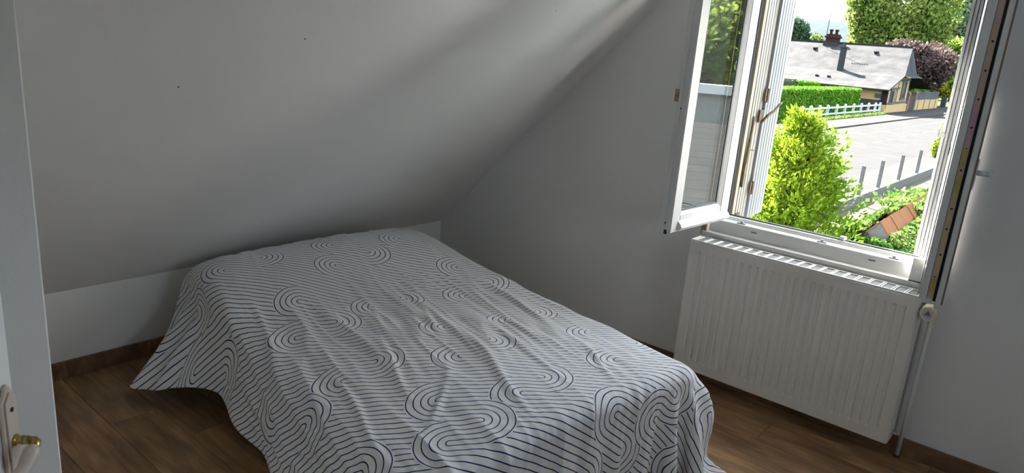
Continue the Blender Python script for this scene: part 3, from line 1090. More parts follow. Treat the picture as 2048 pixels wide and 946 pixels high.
tag(cover, 'white cotton bed cover printed with navy looping lines, draped over the bed', 'bed cover')

# ================================================================== OUTSIDE
GZ = -2.9
EXT = .05
GLOSS['default'] = .02


def ec(r, g, b, k=1.0):
    return (r * EXT * k, g * EXT * k, b * EXT * k)


M_ROAD = mat('asphalt', ec(.31, .305, .30), .9, color2=ec(.39, .385, .38), scale=.8, detail=8)
M_WALK = mat('pavement_concrete', ec(.37, .36, .36), .9, color2=ec(.46, .44, .43), scale=1.2, detail=8)
M_KERB = mat('kerb_stone', ec(.42, .41, .38), .9, var=.2, scale=2)
M_GRASS = mat('lawn', ec(.17, .34, .06, 1.6), .95, color2=ec(.34, .46, .10, 1.6), scale=1.5, detail=8)
M_DRY = mat('dry_gravel', ec(.62, .55, .42, 1.7), .95, color2=ec(.50, .50, .26, 1.6), scale=.9, detail=8)
M_PAINTW = mat('white_fence_paint', ec(.95, .97, .98, 5), .6, var=.05)
M_LINE = mat('road_paint', ec(.95, .95, .93, 1.1), .8, var=.15, scale=8)

struct(MB().box((-700, .36, GZ - .6), (400, 420, GZ - .12)).build('ground', M_GRASS))
struct(MB().box((-13.0, 4, GZ - .2), (-5.0, 300, GZ)).build('road', M_ROAD))
struct(MB().box((-16.55, 4, GZ - .2), (-13.16, 300, GZ + .09)).build('pavement_far', M_WALK))
struct(MB().box((-13.16, 4, GZ - .2), (-13.0, 300, GZ + .10)).build('kerb_far', M_KERB))
struct(MB().box((-4.98, 4, GZ - .2), (-3.34, 300, GZ + .06)).build('pavement_near', M_WALK))
struct(MB().box((-3.34, 4, GZ - .25), (14, 120, GZ - .11)).build('garden_ground', M_DRY))
# lane markings
for i in range(16):
    y = 22 + i * 3.4
    struct(MB().box((-8.62, y, GZ), (-8.48, y + 1.4, GZ + .008)).build('lane_dash', M_LINE))
for i in range(22):
    y = 20 + i * 3.0
    struct(MB().box((-10.62, y, GZ), (-10.50, y + 2.1, GZ + .008)).build('edge_dash', M_LINE))

# verge with grass at the foot of the white fence
rng = np.random.default_rng(11)


def leaf_mesh(name, P, size, material, rng_, up=0.0, aspect=.6, fold=.15):
    """many small leaf blades, each a folded pair of triangles, as one mesh"""
    n = len(P)
    a = rng_.normal(size=(n, 3))
    if up:
        a[:, 2] += up * rng_.random(n)
    a /= np.linalg.norm(a, axis=1, keepdims=True)
    b = np.cross(a, rng_.normal(size=(n, 3)))
    b /= np.linalg.norm(b, axis=1, keepdims=True) + 1e-9
    c = np.cross(a, b)
    s = (size * (.6 + .8 * rng_.random(n)))[:, None]
    v0 = P - a * s * .5
    v1 = P + b * s * aspect * .5 + c * s * fold
    v2 = P + a * s * .5
    v3 = P - b * s * aspect * .5 + c * s * fold
    vs_ = np.stack([v0, v1, v2, v3], 1).reshape(-1, 3)
    k = np.arange(n)[:, None] * 4
    f = np.concatenate([k + [0, 1, 2], k + [0, 2, 3]], 1).reshape(-1, 3)
    me = bpy.data.meshes.new(name)
    me.vertices.add(len(vs_))
    me.vertices.foreach_set('co', vs_.astype(np.float32).reshape(-1))
    me.loops.add(len(f) * 3)
    me.loops.foreach_set('vertex_index', f.astype(np.int32).reshape(-1))
    me.polygons.add(len(f))
    me.polygons.foreach_set('loop_start', np.arange(0, len(f) * 3, 3, dtype=np.int32))
    me.update(calc_edges=True)
    me.validate()
    me.materials.append(material)
    return me


def blob_points(blobs, n, rng_, shell=.55):
    w = np.array([b[3] * b[4] + b[4] * b[5] + b[3] * b[5] for b in blobs])
    k = rng_.choice(len(blobs), n, p=w / w.sum())
    d = rng_.normal(size=(n, 3))
    d /= np.linalg.norm(d, axis=1, keepdims=True)
    r = (shell + (1 - shell) * rng_.random(n))[:, None]
    B = np.array(blobs)
    return B[k, :3] + d * B[k, 3:6] * r


def crown_blobs(c, r, n, rng_, kr=.42, flat_=1.0):
    out = [(c[0], c[1], c[2], r[0] * .72, r[1] * .72, r[2] * .72)]
    for _ in range(n):
        d = rng_.normal(size=3)
        d /= np.linalg.norm(d)
        q = .62 + .2 * rng_.random()
        s = kr * (.7 + .6 * rng_.random())
        out.append((c[0] + d[0] * r[0] * q, c[1] + d[1] * r[1] * q, c[2] + d[2] * r[2] * q, r[0] * s, r[1] * s, r[2] * s * flat_))
    return out


LEAF = 5.0


def leaf_mat(name, c1, c2, scale=.5, tr=.35):
    c1, c2 = [c * LEAF for c in c1], [c * LEAF for c in c2]
    return mat(name, c1, .65, color2=c2, scale=scale, translucent=tr, spec=.04, detail=6, lo=.35, hi=.65)


def tree(name, label, c, r, mtl, n, size, seed, trunk_r=.25, group=None, nb=14, cat='tree', base=None, kr=.42):
    rg = np.random.default_rng(seed)
    root = empty(name, (c[0], c[1], GZ if base is None else base))
    P = blob_points(crown_blobs((0, 0, c[2] - root.location.z), r, nb, rg, kr), n, rg)
    P[:, 2] = np.maximum(P[:, 2], .1)
    o_ = put('foliage', leaf_mesh('foliage', P, size, mtl, rg), None, root)
    o_['kind'] = 'stuff'
    h = c[2] - root.location.z
    tk = MB().tube([(0, 0, 0), (.1 * trunk_r, 0, h * .4), (0, .2 * trunk_r, h * .8)], [trunk_r, trunk_r * .8, trunk_r * .4], 8)
    for k in range(5):
        t = k * 1.3 + seed
        tk.tube([(0, 0, h * (.45 + .06 * k)), (r[0] * .5 * math.cos(t), r[1] * .5 * math.sin(t), h * (.75 + .06 * k))], [trunk_r * .45, trunk_r * .15], 6)
    tk.build('trunk', mat('bark', ec(.16, .12, .08), .95, var=.3, scale=3), root)
    tag(root, label, cat, group)
    return root


# ------------------------------------------------------------------ near conifer
M_CON = leaf_mat('conifer_scale_leaf', ec(.20, .40, .015, .75), ec(.56, .78, .05, .75), 1.3, .4)


def conifer():
    rg = np.random.default_rng(5)
    cx, cy, top, base = 1.10, 3.42, 1.30, GZ - .1
    root = empty('golden_conifer', (cx, cy, base))
    H_ = top - base
    pts, dirs = [], []
    for i in range(900):
        t = rg.random() ** .8
        z = H_ * (.16 + .84 * (1 - t) ** 1.0) if False else H_ * (.10 + .88 * rg.random())
        f = 1 - z / H_
        rad = (.17 + .90 * f ** .62) * (.80 + .55 * rg.random() ** 3)
        if f < .06:
            rad *= .5
        an = rg.random() * 6.283
        out = np.array([math.cos(an), math.sin(an), 0])
        tip = out * rad + np.array([0, 0, z])
        d = out * (.75) + np.array([0, 0, .75 + .35 * rg.random()])
        d /= np.linalg.norm(d)
        ln_ = .22 + .20 * rg.random()
        side = np.cross(d, rg.normal(size=3))
        side /= np.linalg.norm(side)
        # a frond: a plume of short forked sprays
        for j in range(56):
            u = rg.random()
            w_ = (.085 * (1 - u) ** .7 + .012) * rg.normal()
            q = tip - d * ln_ * (1 - u) + side * w_ + rg.normal(size=3) * .013
            pts.append(q)
            dd = d * .9 + side * np.sign(w_) * .55 + rg.normal(size=3) * .25
            dirs.append(dd / np.linalg.norm(dd))
    P, Dr = np.array(pts), np.array(dirs)
    n = len(P)
    s = (.022 + .022 * rg.random(n))[:, None]
    sd_ = np.cross(Dr, rg.normal(size=(n, 3)))
    sd_ /= np.linalg.norm(sd_, axis=1, keepdims=True)
    v0, v2 = P - Dr * s * .5, P + Dr * s * .9
    v1, v3 = P + sd_ * s * .30, P - sd_ * s * .30
    vs_ = np.stack([v0, v1, v2, v3], 1).reshape(-1, 3)
    k = np.arange(n) * 4
    me = bpy.data.meshes.new('foliage')
    me.from_pydata(vs_.tolist(), [], np.stack([k, k + 1, k + 2, k + 3], 1).tolist())
    me.materials.append(M_CON)
    o_ = put('foliage', me, None, root)
    o_['kind'] = 'stuff'
    tk = MB().tube([(0, 0, 0), (0, 0, H_ * .5), (0, 0, H_ * .93)], [.09, .06, .02], 8)
    for i in range(60):
        z = H_ * (.12 + .8 * rg.random())
        an = rg.random() * 6.28
        rad = (.16 + .78 * (1 - z / H_) ** .62) * .8
        tk.tube([(0, 0, z - .15), (rad * math.cos(an), rad * math.sin(an), z)], [.014, .005], 5)
    tk.build('trunk', mat('bark', ec(.16, .12, .08), .95, var=.3, scale=3), root)
    # dense dead inner twigs that close the middle of the crown
    core = blob_points([(0, 0, z * H_, .12 + .42 * (1 - z) ** .62, .12 + .42 * (1 - z) ** .62, .28) for z in np.linspace(.1, .86, 10)], 9000, rg, .3)
    o_ = put('inner_twigs', leaf_mesh('inner_twigs', core, .07, leaf_mat('conifer_inner', ec(.22, .34, .02), ec(.35, .45, .03), 2, .2), rg, aspect=.45), None, root)
    o_['kind'] = 'stuff'
    tag(root, 'bright yellow-green feathery conifer right outside the window', 'conifer')


conifer()

# ------------------------------------------------------------------ ivy-grown outhouse with terracotta ridge
M_TERRA = mat('terracotta', ec(.86, .29, .10, 3.4), .85, color2=ec(.60, .34, .20, 3.0), scale=7, detail=8, bump=.4, bscale=30)
M_SLATE = mat('old_stone', ec(.42, .42, .42), .9, var=.25, scale=5)
RZ_, RYN, RYF = -.93, 10.1, 15.2
rxn, rxf = .46, .30
shed = empty('ivy_outhouse', (.4, 12.6, GZ - .1))
tag(shed, 'small outhouse overgrown with ivy, showing its terracotta ridge', 'outhouse')


def sb_(mb, name, m_, parent=shed, **k):
    mb.v = [tuple(V(p) - V(shed.location)) for p in mb.v]
    return mb.build(name, m_, parent, **k)


sb_(MB().box((-.55, 10.25, GZ - .1), (1.5, 15.2, -1.85)), 'wall', mat('outhouse_wall', ec(.50, .46, .40), .9, var=.2, scale=3))
sb_(MB().prism([(-.75, -1.98), (.40, -1.02), (1.7, -1.98), (1.7, -2.05), (.40, -1.10), (-.75, -2.05)], 1, 10.15, 15.3), 'roof', M_SLATE)
nt_ = 7
for k in range(nt_):
    t0, t1 = k / nt_, (k + 1) / nt_
    y0, y1 = RYN + (RYF - RYN) * t0, RYN + (RYF - RYN) * t1 - .015
    xa, xb = rxn + (rxf - rxn) * t0, rxn + (rxf - rxn) * t1
    up_ = .008 * math.sin(k * 2.3)
    tl = MB()
    hw_, hh_, th_ = .20, .235, .022
    sec = [(-hw_, -hh_), (0, 0), (hw_, -hh_), (hw_ - .02, -hh_ - .015), (0, -th_ - .008), (-hw_ + .02, -hh_ - .015)]
    vs_ = [(xa + u, y0, RZ_ + w + up_ + .012) for u, w in sec] + [(xb + u, y1, RZ_ + w + up_ - .004) for u, w in sec]
    n_ = len(sec)
    tl.add(vs_, [tuple(range(n_)), tuple(range(2 * n_ - 1, n_ - 1, -1))] + [(i, i + n_, (i + 1) % n_ + n_, (i + 1) % n_) for i in range(n_)])
    sb_(tl, 'ridge_tile', M_TERRA)
sb_(MB().prism([(rxn - .185, RZ_ - .235), (rxn, RZ_ - .03), (rxn + .185, RZ_ - .235), (rxn + .185, RZ_ - .40), (rxn - .185, RZ_ - .40)], 1, RYN + .012, RYN + .12), 'ridge_mortar', mat('mortar', ec(.62, .58, .52, 2.4), .9, var=.15, scale=8))
sb_(MB().bar((.30, 10.05, -1.17), (.17, 10.05, -1.42), .04, .13, up=(0, 1, 0)), 'gable_stone', M_SLATE)
rg = np.random.default_rng(8)
n1 = 17000
yy = 9.95 + 5.4 * rg.random(n1)
tt = rg.random(n1)
lump = np.array([noise.noise((y * 1.1, t * 2.5, 3.0)) for y, t in zip(yy, tt)])
left_ = np.stack([.22 - 1.15 * tt, yy, -1.06 - .95 * tt + .16 * lump + .10 * rg.random(n1)], 1)
n2 = 15000
yy = 9.95 + 5.4 * rg.random(n2)
tt = rg.random(n2)
lump = np.array([noise.noise((y * 1.1, t * 2.5, 7.0)) for y, t in zip(yy, tt)])
right_ = np.stack([.66 + 1.15 * tt, yy, -1.22 - .9 * tt + .14 * lump + .10 * rg.random(n2)], 1)
right_ = right_[(right_[:, 0] > .62) | (right_[:, 1] > 12.6)]
n3 = 15000
fx = -.85 + 2.7 * rg.random(n3)
fz = -2.95 + 1.75 * rg.random(n3)
front_ = np.stack([fx, 9.98 - .2 * rg.random(n3) + .1 * np.abs(fx - .4), fz], 1)
front_ = front_[front_[:, 2] < -1.02 - .70 * np.abs(front_[:, 0] - .40)]
n4 = 7000
sidel = np.stack([-.82 - .2 * rg.random(n4), 10 + 5.3 * rg.random(n4), -2.95 + 1.05 * rg.random(n4)], 1)
n5 = 2600
yy = 12.6 + 2.7 * rg.random(n5)
topl = np.stack([.36 + .30 * rg.normal(size=n5), yy, -.93 - .10 * rg.random(n5) - .1 * rg.random(n5)], 1)
M_IVY = leaf_mat('ivy_leaf', ec(.14, .38, .045, .6), ec(.46, .64, .16, .7), 1.6, .3)
n6 = 5000
fx = -.35 + 1.6 * rg.random(n6)
fz = -1.22 - .70 * np.abs(fx - .42) - .55 * rg.random(n6)
front_top = np.stack([fx, 9.86 + .2 * rg.random(n6), fz], 1)
IP = np.concatenate([left_, right_, front_, sidel, topl, front_top]) - np.array(shed.location)
o_ = put('ivy', leaf_mesh('ivy', IP, .085, M_IVY, rg, up=.6, aspect=.95, fold=.12), None, shed)
o_['kind'] = 'stuff'

# ------------------------------------------------------------------ near fence: concrete posts on a low wall
M_CONC = mat('weathered_concrete', ec(.50, .49, .46, 3.2), .92, color2=ec(.38, .37, .34, 3.2), scale=5, detail=8)
struct(MB().box((-3.36, 12, GZ - .3), (-3.18, 60, GZ + .22)).build('wall_roadside', M_CONC))
for i, y in enumerate((23.45, 25.95, 29.0, 32.2, 36.2)):
    o_ = MB().box((-.055, -.055, 0), (.055, .055, 1.02), .008).build('fence_post', M_CONC, None, loc=(-3.27, y, GZ + .22))
    tag(o_, ['grey concrete fence post nearest to the conifer tip',
             'second grey concrete fence post along the roadside wall', 'middle grey concrete fence post along the roadside wall',
             'fourth grey concrete fence post along the roadside wall', 'furthest grey concrete fence post, beside the roadside bush'][i], 'post', 'concrete fence posts by the road')
gate_post = MB().box((-.13, -.13, 0), (.13, .13, 1.25), .02).build('gate_post', M_CONC, None, loc=(-3.05, 39.6, GZ))
tag(gate_post, 'thick weathered gate post at the foot of the roadside bush', 'post')
tree('roadside_bush', 'dense green bush beside the road at the right shutter', (-3.95, 42.5, -1.55), (.80, 1.2, 1.35), leaf_mat('bush_leaf', ec(.24, .38, .03), ec(.52, .60, .08), 1.2, .3), 7000, .16, 21, .06, cat='bush', nb=8)

# ------------------------------------------------------------------ white fence, hedges
fence = empty('white_fence', (-16.7, 66, GZ))
tag(fence, 'white post and rail fence in front of the tall hedge', 'fence')
fys = [54.2, 56.0, 58.0, 60.2, 62.3, 64.8, 67.2, 69.8, 72.3, 74.8, 77.3, 79.0]
for y in fys:
    MB().box((-.09, -.09, 0), (.09, .09, 1.05)).prism([(-.11, 1.05), (.11, 1.05), (.06, 1.16), (-.06, 1.16)], 1, -.11, .11).build('fence_post', M_PAINTW, fence, loc=(0, y - 66, .0))
for z in (.38, .90):
    MB().box((-.045, fys[0] - 66, z - .065), (.045, fys[-1] - 66, z + .065)).build('fence_rail', M_PAINTW, fence)
sg = struct(MB().box((-16.58, 50, GZ - .1), (-15.6, 79, GZ + .12)).build('verge', M_GRASS))
rg = np.random.default_rng(31)
n = 5000
GP = np.stack([-16.5 + .95 * rg.random(n), 50 + 27 * rg.random(n), GZ + .12 + .16 * rg.random(n)], 1)
o_ = put('verge_grass', leaf_mesh('verge_grass', GP, .22, leaf_mat('grass_blade', ec(.16, .34, .06), ec(.34, .48, .10), 1, .3), rg, up=2, aspect=.2))
tag(o_, 'rough green grass along the foot of the white fence', 'grass', None, 'stuff')


def hedge(name, label, x0, x1, y0, y1, h, seed, n, group):
    rg_ = np.random.default_rng(seed)
    root = empty(name, ((x0 + x1) / 2, (y0 + y1) / 2, GZ))
    hx, hy = (x1 - x0) / 2, (y1 - y0) / 2
    MB().box((-hx + .12, -hy + .12, 0), (hx - .12, hy - .12, h - .12)).build('branch_core', mat('hedge_core', ec(.07, .16, .02, 4), .95), root)
    A_ = np.array([2 * hx * h, 2 * hx * h, 2 * hy * h, 2 * hy * h, 4 * hx * hy * 1.2])
    k = rg_.choice(5, n, p=A_ / A_.sum())
    u, w_ = rg_.random(n) * 2 - 1, rg_.random(n)
    j = rg_.normal(size=n) * .035
    P = np.zeros((n, 3))
    for i_, f_ in enumerate((lambda u, w, j: np.stack([u * hx, -hy + j, w * h], 1), lambda u, w, j: np.stack([u * hx, hy + j, w * h], 1),
                             lambda u, w, j: np.stack([-hx + j, u * hy, w * h], 1), lambda u, w, j: np.stack([hx + j, u * hy, w * h], 1),
                             lambda u, w, j: np.stack([u * hx, (2 * w - 1) * hy, h + j], 1))):
        s_ = k == i_
        P[s_] = f_(u[s_], w_[s_], j[s_])
    o1 = put('foliage', leaf_mesh('foliage', P, .20, leaf_mat('hedge_leaf', ec(.14, .40, .02), ec(.26, .58, .05), .7, .2), rg_, up=1.2, aspect=.6), None, root)
    o1['kind'] = 'stuff'
    tag(root, label, 'hedge', group)


hedge('clipped_hedge', 'long clipped green hedge standing behind the white fence', -20.0, -18.1, 46, 76.5, 2.35, 41, 34000, 'clipped hedges by the house')
hedge('clipped_hedge', 'strip of clipped hedge seen above and behind the long hedge', -36.0, -22.2, 74.6, 76.2, 2.60, 42, 12000, 'clipped hedges by the house')
sc_ = empty('slatted_screen', (-24.9, 74.2, GZ))
for k in range(7):
    MB().box((-.85, -.03, 1.75 + k * .15), (.85, .03, 1.85 + k * .15)).build('slat', mat('grey_slat', ec(.66, .62, .56), .8), sc_)
for x in (-.85, .75):
    MB().box((x, .03, 0), (x + .10, .09, 2.8)).build('post', mat('grey_slat', ec(.66, .62, .56), .8), sc_)
tag(sc_, 'pale slatted screen between the clipped hedges', 'screen')

# ------------------------------------------------------------------ the house across the road
M_ORANGE = mat('ochre_render', ec(.95, .66, .31, 4.2), .9, var=.06, scale=.8)
M_TIMBER = mat('grey_timber', ec(.40, .40, .43, 2.2), .8, var=.15, scale=2)
M_DARKB = mat('dark_plinth', ec(.30, .28, .27, 1.6), .9, var=.15, scale=2)
M_ROOF = mat('slate_roof', ec(.29, .29, .31), .85, color2=ec(.52, .51, .51), scale=.8, detail=9, bump=.5, bscale=5, bdist=.05, lo=.35, hi=.68)
M_RIDGE = mat('ridge_slate', ec(.24, .24, .26), .8, var=.2, scale=2)
M_PANE = mat('dark_pane', (.012, .013, .016), .12, var=.2, scale=2, spec=.6)
M_BRICK = mat('red_brick', ec(.40, .19, .13), .9, var=.25, scale=6)
house = empty('ochre_house', (-16.5, 85, GZ))
tag(house, 'long ochre house with a grey slate roof across the road', 'house')
HO = V(house.location)


def hb(mb, name, m_, parent=house, **k):
    mb.v = [tuple(V(p) - HO) for p in mb.v]
    return mb.build(name, m_, parent, **k)


HX = -16.5
hb(MB().prism([(79.9, GZ), (88.8, GZ), (88.8, 1.1), (84.4, 1.0), (79.9, -.32)], 0, HX - .35, HX), 'gable_wall', M_ORANGE)
hb(MB().box((-46, 79.9, -1.55), (HX - .02, 80.2, -.30)), 'front_wall', M_ORANGE)
hb(MB().box((-46, 79.86, GZ), (HX - .25, 80.2, -1.55)), 'front_plinth', M_DARKB)
hb(MB().box((HX - .3, 79.55, GZ), (HX + .14, 88.9, -1.98)), 'gable_plinth', M_ORANGE)
hb(MB().box((-46, 88.4, GZ), (HX - .35, 88.8, 1.0)), 'rear_wall', M_ORANGE)
# roof: bell-cast front slope, rear slope, half hip at the gable
XR, XV, XL = -17.45, -16.15, -46
e0, e1, rg_, rz_ = (79.0, -.42), (84.4, 1.06), 91.0, 4.22
th = .14
fr_ = MB()
fr_.add([(XL, e0[0], e0[1]), (XV, e0[0], e0[1]), (XV, e1[0], e1[1]), (XL, e1[0], e1[1]), (XR, rg_, rz_), (XL, rg_, rz_),
         (XL, e0[0], e0[1] - th), (XV, e0[0], e0[1] - th), (XV, e1[0], e1[1] - th), (XL, e1[0], e1[1] - th), (XR, rg_, rz_ - th), (XL, rg_, rz_ - th)],
        [(0, 1, 2, 3), (3, 2, 4, 5), (7, 6, 9, 8), (8, 9, 11, 10), (0, 6, 7, 1), (1, 7, 8, 2), (2, 8, 10, 4), (3, 5, 11, 9), (0, 3, 9, 6)])
front_roof = hb(fr_, 'front_roof', M_ROOF)
hb(MB().add([(XR, rg_, rz_), (XV, e1[0], e1[1]), (XV + .5, e1[0] - .3, e1[1] - .18), (XV + .5, 90.3, .92), (XV, 90.0, 1.16)],
            [(0, 1, 4), (1, 2, 3, 4)]), 'hip_roof', M_ROOF)
hb(MB().add([(XR, rg_, rz_), (XV, 90.0, 1.16), (XV, 98, -.4), (XL, 98, -.4), (XL, rg_, rz_)], [(0, 1, 2, 3, 4)]), 'rear_roof', M_ROOF)
hb(MB().bar((XL, rg_, rz_ + .05), (XR, rg_, rz_ + .05), .3, .14), 'ridge_cap', M_RIDGE)
hb(MB().bar((XL, 78.95, -.46), (XV, 78.95, -.46), .14, .12), 'gutter', mat('gutter_zinc', ec(.30, .30, .32), .6))
hb(MB().tube([(HX + .05, 79.75, -.5), (HX + .05, 79.85, -.8), (HX + .05, 79.85, GZ + .5)], .12, 8), 'downpipe', mat('downpipe_dark', ec(.20, .18, .19), .6))
hb(MB().box((HX - .45, 79.72, GZ + .4), (HX + .08, 80.05, -.36)), 'corner_post', mat('downpipe_dark', ec(.20, .18, .19), .6))


def gable_window(y0, y1, z0, z1):
    w = hb(MB().box((HX, y0 - .22, z0 - .16), (HX + .10, y0, z1 + .16)).box((HX, y1, z0 - .16), (HX + .10, y1 + .22, z1 + .16)).box((HX, y0, z1), (HX + .10, y1, z1 + .16)).box((HX, y0 - .3, z0 - .22), (HX + .14, y1 + .3, z0)), 'window_frame', M_TIMBER)
    ym = (y0 + y1) / 2
    for a, b in ((y0, ym - .04), (ym + .04, y1)):
        hb(MB().box((HX + .005, a, z0), (HX + .03, b, z1)), 'pane', M_PANE, w)
    hb(MB().box((HX + .005, ym - .04, z0), (HX + .06, ym + .04, z1)), 'mullion', M_TIMBER, w)


gable_window(81.45, 82.4, -1.78, -.58)
gable_window(85.85, 87.2, -1.30, .38)
for (ya, za, yb_, zb) in ((80.2, -1.86, 88.8, -1.74), (81.0, -.36, 84.6, -.24), (84.9, .56, 88.6, .66)):
    hb(MB().bar((HX + .03, ya, za), (HX + .03, yb_, zb), .16, .16, up=(1, 0, 0)), 'timber_beam', M_TIMBER)
for (y, z0, z1) in ((84.0, -1.8, .3), (83.4, -1.8, -.3), (88.65, -1.8, 1.0)):
    hb(MB().bar((HX + .02, y, z0), (HX + .02, y, z1), .07, .07, up=(1, 0, 0)), 'timber_stud', M_TIMBER)
hb(MB().box((HX - 1.1, 79.78, -1.32), (HX - .30, 79.88, -.92)), 'wall_plate', mat('pale_plate', ec(.75, .82, .84), .6))
# chimneys
cz0 = rz_
ch = hb(MB().box((-27.05, 90.3, 3.3), (-25.75, 91.7, 4.9)).box((-27.18, 90.15, 4.75), (-25.62, 91.85, 4.98)).box((-27.05, 90.3, 4.98), (-25.75, 91.7, 5.2)), 'brick_chimney', M_BRICK)
hb(MB().box((-27.2, 90.1, 3.4), (-25.6, 91.9, 4.25)), 'chimney_flashing', mat('gutter_zinc', ec(.30, .30, .32), .6), ch)
for x in (-26.75, -26.1):
    hb(MB().tube([(x, 91, 5.2), (x, 91, 5.55), (x, 91, 5.6), (x, 91, 5.75)], [.18, .16, .24, .22], 10), 'chimney_pot', mat('dark_pot', ec(.22, .15, .12), .8), ch)
at = hb(MB().tube([(-26.78, 89.6, 4.2), (-26.78, 89.6, 7.5)], .04, 6), 'antenna_mast', mat('antenna_metal', ec(.30, .34, .38), .5), house)
ab_ = MB().bar((-27.75, 89.6, 7.45), (-25.85, 89.6, 7.38), .06, .06)
for k in range(7):
    x = -27.6 + k * .27
    ab_.bar((x, 89.35, 7.44 - k * .01), (x, 89.85, 7.44 - k * .01), .025, .025)
hb(ab_, 'antenna_boom', mat('antenna_metal', ec(.30, .34, .38), .5), at)
sx, sy = -21.75, 80.6
stz = e0[1] + (e1[1] - e0[1]) * (83.8 - e0[0]) / (e1[0] - e0[0])
sp_ = on(1675, 141, 1, 84.6)
zroof = lambda y: e0[1] + (e1[1] - e0[1]) * (y - e0[0]) / (e1[0] - e0[0]) if y < e1[0] else e1[1] + (rz_ - e1[1]) * (y - e1[0]) / (rg_ - e1[0])
st = hb(MB().box((sp_.x - .02, 84.3, zroof(84.6) - .5), (sp_.x + .52, 84.9, 3.55), .02).box((sp_.x - .10, 84.2, 3.55), (sp_.x + .60, 85.0, 3.68)).tube([(sp_.x + .25, 84.6, 3.68), (sp_.x + .25, 84.6, 4.05)], [.16, .12], 8), 'rendered_chimney', mat('grey_render', ec(.38, .38, .37), .9, var=.1, scale=2))
for (px, py) in ((1629, 103), (1751, 112)):
    q = on(px, py, 1, 89.0)
    zr = zroof(89.0)
    hb(MB().add([(q.x - .18, 88.7, zr + .22), (q.x + .18, 88.7, zr + .22), (q.x + .1, 89.6, zr + .3), (q.x + .22, 88.9, zr - .12), (q.x - .14, 88.9, zr - .12)], [(0, 1, 2), (1, 3, 2), (0, 4, 3, 1), (0, 2, 4)]), 'roof_vent', M_RIDGE)
for (px, py) in ((1634, 152), (1658, 153)):
    q = on(px, py, 1, 81.6)
    hb(MB().box((q.x - .15, 81.4, zroof(81.6) - .05), (q.x + .15, 81.7, zroof(81.6) + .16)), 'roof_vent', M_RIDGE)

# boundary wall, gate and railing beyond the house
gt = empty('garden_gate', (-16.5, 90.9, GZ))
tag(gt, 'low reddish brown garden gate beside the ochre house', 'gate')
M_GATE = mat('gate_brown', ec(.46, .27, .20, 2), .8, var=.15, scale=3)
for k in range(5):
    MB().box((-.03, -.95 + k * .40, .15), (.03, -.60 + k * .40, 1.75 + .05 * (k % 2))).build('gate_board', M_GATE, gt)
MB().box((.03, -1.0, .4), (.08, 1.05, .55)).box((.03, -1.0, 1.35), (.08, 1.05, 1.5)).build('gate_brace', M_GATE, gt)
M_PILL = mat('pillar_stone', ec(.78, .66, .52, 2), .9, var=.1, scale=3)
for i, y in enumerate((89.4, 92.8)):
    o_ = MB().box((-.28, -.28, 0), (.28, .28, 1.95 + .1 * i)).prism([(-.36, 1.95 + .1 * i), (.36, 1.95 + .1 * i), (.2, 2.2 + .1 * i), (-.2, 2.2 + .1 * i)], 1, -.36, .36).build('gate_pillar', M_PILL, None, loc=(-16.6, y, GZ))
    tag(o_, ['slim pale gate pillar against the ochre house wall', 'thick pale gate pillar at the start of the ochre garden wall'][i], 'pillar', 'gate pillars')
struct(MB().box((-16.8, 93.1, GZ), (-16.5, 106.5, GZ + 1.25)).build('wall_garden', M_ORANGE))
for k in range(4):
    struct(MB().box((-16.5, 95 + k * 3.2, GZ), (-16.46, 95.12 + k * 3.2, GZ + 1.25)).build('wall_joint_strip', M_TIMBER))
rl = empty('garden_railing', (-16.65, 99.8, GZ + 1.25))
tag(rl, 'grey picket railing on top of the ochre garden wall', 'railing')
for k in range(20):
    MB().box((-.03, -6.5 + k * .67, 0), (.03, -6.08 + k * .67, .95)).build('picket', mat('picket_grey', ec(.50, .50, .53, 2), .8), rl)
MB().box((-.07, -6.6, .15), (-.03, 6.6, .27)).box((-.07, -6.6, .72), (-.03, 6.6, .84)).build('rail', mat('picket_grey', ec(.50, .50, .53, 2), .8), rl)
o_ = MB().box((-.3, -.3, 0), (.3, .3, 1.5)).build('far_post', mat('far_grey_post', ec(.5, .52, .56), .9), None, loc=(-16.9, 112.5, GZ))
tag(o_, 'grey post at the far end of the garden wall', 'post')

# ------------------------------------------------------------------ trees and shrubs
T1 = leaf_mat('light_tree_leaf', ec(.26, .42, .07), ec(.55, .66, .16), .25, .45)
T2 = leaf_mat('grey_green_leaf', ec(.22, .34, .16), ec(.42, .52, .28), .2, .4)
T3 = leaf_mat('purple_leaf', ec(.20, .13, .12, .55), ec(.44, .30, .26, .6), .35, .25)
T4 = leaf_mat('dark_tree_leaf', ec(.08, .17, .10), ec(.17, .28, .14), .3, .25)
T5 = leaf_mat('fresh_leaf', ec(.30, .55, .06), ec(.55, .74, .14), .3, .4)
T6 = leaf_mat('yellow_bush_leaf', ec(.52, .56, .05), ec(.70, .66, .08), .5, .4)
tree('leafy_tree', 'large light green tree behind the slate roof', (-26.5, 119, 9.5), (8.0, 7.0, 10.5), T1, 26000, .62, 51, .45, 'trees beyond the house', nb=30, kr=.34)
tree('leafy_tree', 'tall grey-green tree at the right of the light green tree', (-27.5, 150, 11.5), (6.5, 6.0, 11.0), T2, 15000, .7, 52, .4, 'trees beyond the house', nb=22, kr=.34)
tree('leafy_tree', 'tall grey-green tree beside the right shutter', (-23.0, 166, 12.0), (6.6, 6.0, 13.0), T2, 15000, .7, 53, .4, 'trees beyond the house', nb=22, kr=.34)
tree('copper_tree', 'dark purple-leaved tree beside the gable of the house', (-19.6, 104, 2.3), (4.3, 4.3, 3.7), T3, 15000, .42, 54, .3, 'trees beyond the house', nb=18)
tree('dark_tree', 'dark green tree behind the left end of the roof', (-43.0, 120, 3.8), (4.6, 4.6, 5.6), T4, 9000, .55, 55, .3, 'trees beyond the house', nb=10)
